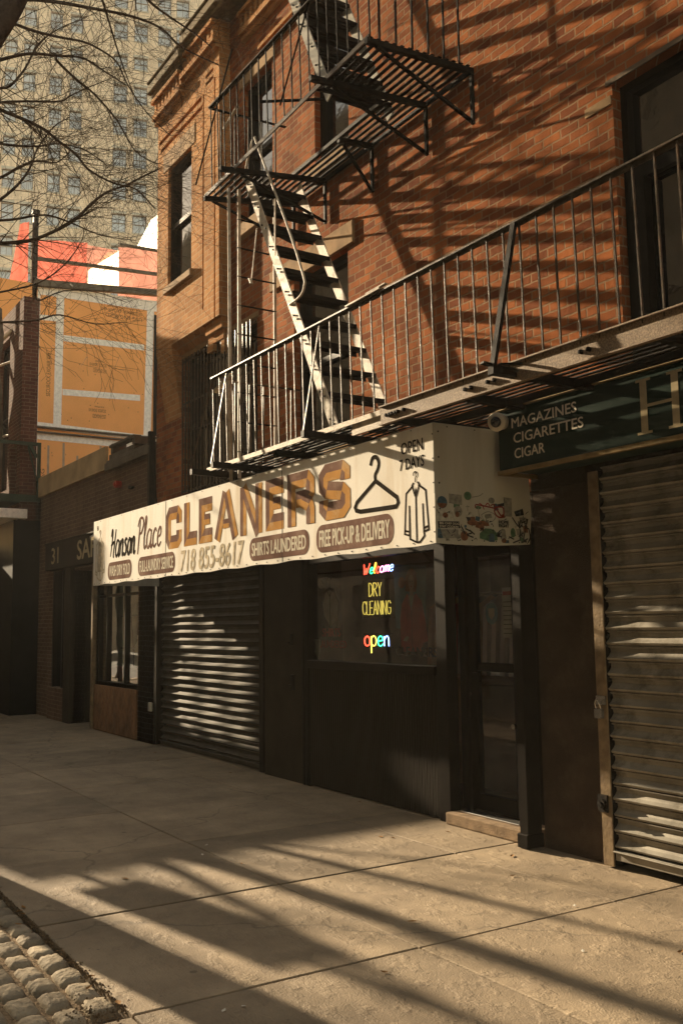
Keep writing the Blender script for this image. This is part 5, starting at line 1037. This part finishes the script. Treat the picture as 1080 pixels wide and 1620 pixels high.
# ================= TREES =================
def grow(mb,p,d,L,r,depth,rs,up=.12,kmin=3):
    pts=[p]; rr=[r]; n=max(3,int(L/.22)); q=p.copy(); dd=d.normalized()
    for i in range(n):
        dd=(dd+Vector((rs.gauss(0,.13),rs.gauss(0,.13),rs.gauss(0,.12)+up*.12))).normalized(); q=q+dd*(L/n); pts.append(q.copy()); rr.append(max(r*(1-.8*(i+1)/n),.0016))
        if depth>0 and i>0:
            for _ in range(1 if rs.random()<.85 else 2):
                ax=Vector((rs.gauss(0,1),rs.gauss(0,1),rs.gauss(0,1))); sd=(dd+ax.cross(dd).normalized()*rs.uniform(.5,1.1)).normalized()
                grow(mb,q.copy(),sd,L*rs.uniform(.35,.65),max(rr[-1]*.6,.0018),depth-1,rs,up)
    mb.tube(pts,rr,5 if r>.03 else 3,cap=False)
LIMBS=[
(0.125,0.10,[(-7.6,1.37,5.9),(-7.6,1.69,6.54),(-7.6,1.8,6.77),(-7.6,2.01,7.26)]),
(0.045,0.012,[(-8.6,1.64,7.15),(-8.74,2.06,7.45),(-8.89,2.39,7.64),(-9.03,2.81,7.8),(-9.17,3.32,7.96),(-9.31,3.7,8.03),(-9.46,4.01,7.99),(-9.6,4.51,8.02)]),
(0.03,0.008,[(-8.4,2.04,6.97),(-8.57,2.37,7.09),(-8.74,2.66,7.23),(-8.91,2.87,7.32),(-9.09,3.13,7.35),(-9.26,3.31,7.24),(-9.43,3.6,7.08),(-9.6,3.93,7.0)]),
(0.04,0.01,[(-8.8,1.69,6.7),(-8.9,1.93,6.89),(-9.0,2.22,7.1),(-9.1,2.52,7.23),(-9.2,2.82,7.35),(-9.3,3.09,7.33),(-9.4,3.34,7.32)]),
(0.032,0.008,[(-9.2,2.55,7.24),(-9.28,2.77,7.15),(-9.36,2.99,7.09),(-9.44,3.26,6.92),(-9.52,3.5,6.67),(-9.6,3.78,6.63)]),
(0.03,0.008,[(-9.0,1.74,6.41),(-9.13,2.0,6.6),(-9.27,2.27,6.76),(-9.4,2.64,6.93),(-9.53,2.79,7.1),(-9.67,3.02,7.33),(-9.8,3.3,7.58)]),
(0.04,0.012,[(-9.0,1.74,6.54),(-9.07,1.98,6.5),(-9.13,2.24,6.49),(-9.2,2.44,6.48),(-9.27,2.61,6.43),(-9.33,2.8,6.37),(-9.4,2.95,6.28),(-9.47,3.24,6.23),(-9.53,3.51,6.25),(-9.6,3.75,6.12)]),
(0.045,0.015,[(-9.4,1.74,5.22),(-9.4,2.09,5.31),(-9.4,2.36,5.39),(-9.4,2.61,5.54),(-9.4,2.83,5.72),(-9.4,2.99,5.92),(-9.4,3.15,6.08),(-9.4,3.36,6.21),(-9.4,3.53,6.34),(-9.4,3.71,6.47)]),
(0.035,0.008,[(-9.0,1.76,5.68),(-9.16,2.02,5.86),(-9.32,2.26,6.11),(-9.48,2.46,6.28),(-9.64,2.69,6.39),(-9.8,2.87,6.62)]),
(0.03,0.006,[(-9.4,1.88,4.49),(-9.52,2.14,4.56),(-9.64,2.53,4.68),(-9.76,2.79,4.81),(-9.88,3.2,4.81),(-10.0,3.55,4.92)]),
(0.022,0.005,[(-9.4,2.1,4.82),(-9.55,2.5,5.03),(-9.7,2.8,5.32),(-9.85,3.02,5.66),(-10.0,3.11,5.91)]),
(0.02,0.005,[(-9.6,2.52,4.87),(-9.73,2.81,5.06),(-9.87,3.19,5.16),(-10.0,3.59,5.15)]),
(0.03,0.006,[(-8.0,2.54,7.43),(-8.24,2.68,7.41),(-8.48,2.83,7.37),(-8.72,3.01,7.24),(-8.96,3.19,7.15),(-9.2,3.4,7.02)]),
(0.035,0.008,[(-8.2,2.9,7.69),(-8.4,3.2,7.65),(-8.6,3.46,7.71),(-8.8,3.88,7.74),(-9.0,4.15,7.79)]),
(0.03,0.007,[(-8.6,1.8,5.29),(-8.72,2.04,5.57),(-8.84,2.21,5.85),(-8.96,2.32,6.15),(-9.08,2.5,6.47),(-9.2,2.69,6.68)]),
(0.028,0.006,[(-8.8,1.82,6.01),(-8.88,2.09,6.08),(-8.96,2.32,6.17),(-9.04,2.55,6.29),(-9.12,2.83,6.33),(-9.2,3.08,6.27)]),
(0.03,0.006,[(-8.8,1.75,6.57),(-8.88,1.99,6.62),(-8.96,2.18,6.91),(-9.04,2.32,7.25),(-9.12,2.55,7.54),(-9.2,2.8,7.77)]),
(0.03,0.006,[(-8.8,1.79,5.25),(-8.96,2.1,5.39),(-9.12,2.44,5.57),(-9.28,2.73,5.62),(-9.44,3.11,5.62),(-9.6,3.54,5.71)]),
]
for a_,b_ in ((4,3),(2,1),(11,10)):
    P_=LIMBS[b_][2]; q_0=min(P_,key=lambda v:(Vector(v)-Vector(LIMBS[a_][2][0])).length); LIMBS[a_][2].insert(0,q_0)
Tr=thing('street_tree','bare street tree whose dark limb and twigs cross the top left corner','tree',(-9.6,.75,0))
s=MB(); tp=[Vector(v) for v in ((-9.6,.87,0),(-9.58,.87,.5),(-9.5,.88,1.6),(-9.4,.85,2.8),(-9.1,.95,3.9),(-8.6,1.1,5.0))]; s.tube(smooth_pts(tp,4),[.26-.13*i/20 for i in range(21)],12); s.build('trunk','bark',Tr,smooth=True)
rs=random.Random(21); lm=MB(); tw=MB()
for qi,(r0,r1,P) in enumerate(LIMBS):
    r0*=(1 if qi==0 else .5); r1*=.6; V=smooth_pts(P,4); n=len(V); rad=[r0+(r1-r0)*i/(n-1) for i in range(n)]; lm.tube(V,rad,8 if r0>.1 else 6)
    st0=Vector((-8.7,1.1,4.8)) if qi%2 else Vector((-9.2,.92,3.8)); a=V[0]; md=st0.lerp(a,.5)+Vector((0,0,.3))
    if qi in (12,13): st0=Vector((-7.6,2.1,7.5)); md=st0.lerp(a,.5)+Vector((0,0,.25))
    if not (V[0].y>-V[0].x/4.25 and qi not in (12,13)): lm.tube(smooth_pts([st0,md,a],4),[r0*1.6,r0*1.5,r0*1.45,r0*1.4,r0*1.3,r0*1.25,r0*1.15,r0*1.1,r0],6)
    if qi==0: continue
    for i in range(1,n):
        for _ in range(2 if rs.random()<.55 else 1):
            t=(V[i]-V[i-1]).normalized(); ax=Vector((rs.gauss(0,1),rs.gauss(0,1),rs.gauss(0,1))); sd=(t+ax.cross(t).normalized()*rs.uniform(.5,1.2)).normalized()
            grow(tw,V[i].copy(),sd,rs.uniform(.35,1.0),max(rad[i]*.35,.0026),(1 if rs.random()<.6 else 2),rs,.1)
lm.build('limbs','bark',Tr,smooth=True); tw.build('twigs','twig',Tr)
def tree(loc,h,lab,seed,cat='tree',r=.2,lean=(0,0),dp_=3):
    o=thing('street_tree',lab,cat,loc); rs=random.Random(seed); b=Vector(loc); mb=MB(); pts=[b,b+Vector((0,0,h*.2)),b+Vector((lean[0]*.4,lean[1]*.4,h*.42))]; mb.tube(smooth_pts(pts,3),[r*1.1,r,r*.95,r*.92,r*.9,r*.85,r*.8],9); mb.build('trunk','bark',o,smooth=True)
    mb=MB(); top=pts[-1]
    for k in range(7):
        a=k*.9+rs.random(); d=Vector((math.cos(a)*.55+lean[0]*.2,math.sin(a)*.55+lean[1]*.2,1)).normalized()
        grow(mb,top-Vector((0,0,rs.uniform(0,h*.08))),d,h*rs.uniform(.4,.6),r*.5,dp_,rs,.2)
    mb.build('crown','twig',o); return o
tree((-30,-2.9,0),11.5,'bare tree added down the street out of view to streak the pavement',5,lean=(1,1.0),dp_=0)  # unseen; few thick limbs, chosen for the shadow streaks they cast
t2=thing('street_tree','slim bare tree added out of view to streak the pavement with shadow','tree',(-16,1.2,0)); mb=MB(); mb.tube(smooth_pts([(-16,1.2,0),(-16.0,1.22,1.3),(-15.95,1.16,2.6),(-15.9,1.1,3.6),(-15.8,.9,4.6)],4),[.17-.09*i/16 for i in range(17)],10)  # unseen; trunk and limbs shaped and placed for their shadow bands
mb.build('trunk','bark',t2,smooth=True); mb=MB(); rs=random.Random(4)
mb.tube(smooth_pts([(-15.98,1.22,1.9),(-16.0,1.5,2.6),(-16.05,1.66,3.4),(-16.1,1.75,4.6)],4),[.075-.04*i/12 for i in range(13)],7); mb.tube(smooth_pts([(-15.95,1.15,2.6),(-15.9,.75,3.4),(-15.8,.35,4.2),(-15.6,.1,5.4)],4),[.07-.04*i/12 for i in range(13)],7)
for p,d in (((-16.1,1.7,4.2),(.2,.5,1)),((-15.8,.9,4.5),(0,-.2,1)),((-15.9,.7,3.5),(.1,-.6,.5)),((-16,1.55,3.0),(0,.7,.5))): grow(mb,Vector(p),Vector(d),1.6,.028,1,rs,.2)
mb.build('crown','bark',t2)
lp_=thing('shadow_post','unseen, added thin shadow post beyond the left edge','shadow post',(-13.2,.82,0)); mb=MB(); mb.cyl((-13.2,.82,0),(-13.2,.82,3.3),.035,8); mb.build('post','iron',lp_); mb=MB(); mb.box(-13.205,-13.195,.60,1.04,2.35,3.0); mb.build('plate','side',lp_)  # added out of view for a narrow shadow band on the pavement
tree((6.5,-.1,0),9,'bare tree behind the camera along the kerb',9)
# ================= ACROSS THE STREET (seen in the glass, closes the canyon) =================
Q=thing('opposite_building','brown row building across the street reflected in the shop glass','building',(-8,-14,0))
w=MB(); hl=[]
x=-44
while x<48:
    for z in (1.0,5.0,8.6,12.2,15.8,19.4): hl.append((x,x+1.5,z,z+2.1))
    x+=3.1
wall(w,-50,50,0,24,0,hl,.3,back=True); w.v=[(-v[0]-26,-11.5-v[1],v[2]) for v in w.v]; M['brickopp']=brick('opposite tan brick',(.40,.31,.21),(.33,.25,.17),(.4,.33,.25),bump=.3); w.build('wall','brickopp',Q)
# ================= SHADE DECK (unseen, added left of the frame to shade the pavement) =================
Sh=thing('shade_deck','unseen, added timber shade deck over the pavement beyond the left edge','shade deck',(-20,2,0))
s=MB(); s.box(-36,-18.6,-.4,3.5,3.0,3.2); s.box(-36,-20.6,3.5,4.49,3.0,3.2); s.box(-18.66,-18.6,-.4,3.55,3.2,4.05); s.box(-18.66,-18.6,2.9,3.55,4.05,4.8); s.box(-36,-18.6,-.46,-.4,2.9,4.05); s.box(-36,-35.9,-.4,4.5,0,2.99); s.build('deck','plywood',Sh)  # extra end boards close gaps where sun would get through
for x in (-33,-29.4,-25.8,-22.2,-18.8):
    for y in (-.3,3.4): s=MB(); s.cyl((x,y,0),(x,y,3.0),.06,8); s.build('post','greenpaint',Sh)

for o in bpy.data.objects:
    if o.parent is None and 'label' in o and o.name.split('.')[0] in GRP and 'group' not in o: o['group']=GRP[o.name.split('.')[0]]

# ================= HAZE =================
hz=MB(); hz.box(-140,70,-60,120,-1.2,72); ho=hz.build('haze','asphalt'); tag(ho,kind='stuff',label='thin pale haze filling the street air'); ho['category']='haze'
hm=bpy.data.materials.new('haze air'); hm.use_nodes=True; t=hm.node_tree; t.nodes.clear(); v=t.nodes.new('ShaderNodeVolumePrincipled'); v.inputs['Color'].default_value=(.92,.86,.76,1); v.inputs['Density'].default_value=.0012; v.inputs['Anisotropy'].default_value=0
oo=t.nodes.new('ShaderNodeOutputMaterial'); t.links.new(v.outputs[0],oo.inputs['Volume']); ho.data.materials.clear(); ho.data.materials.append(hm)
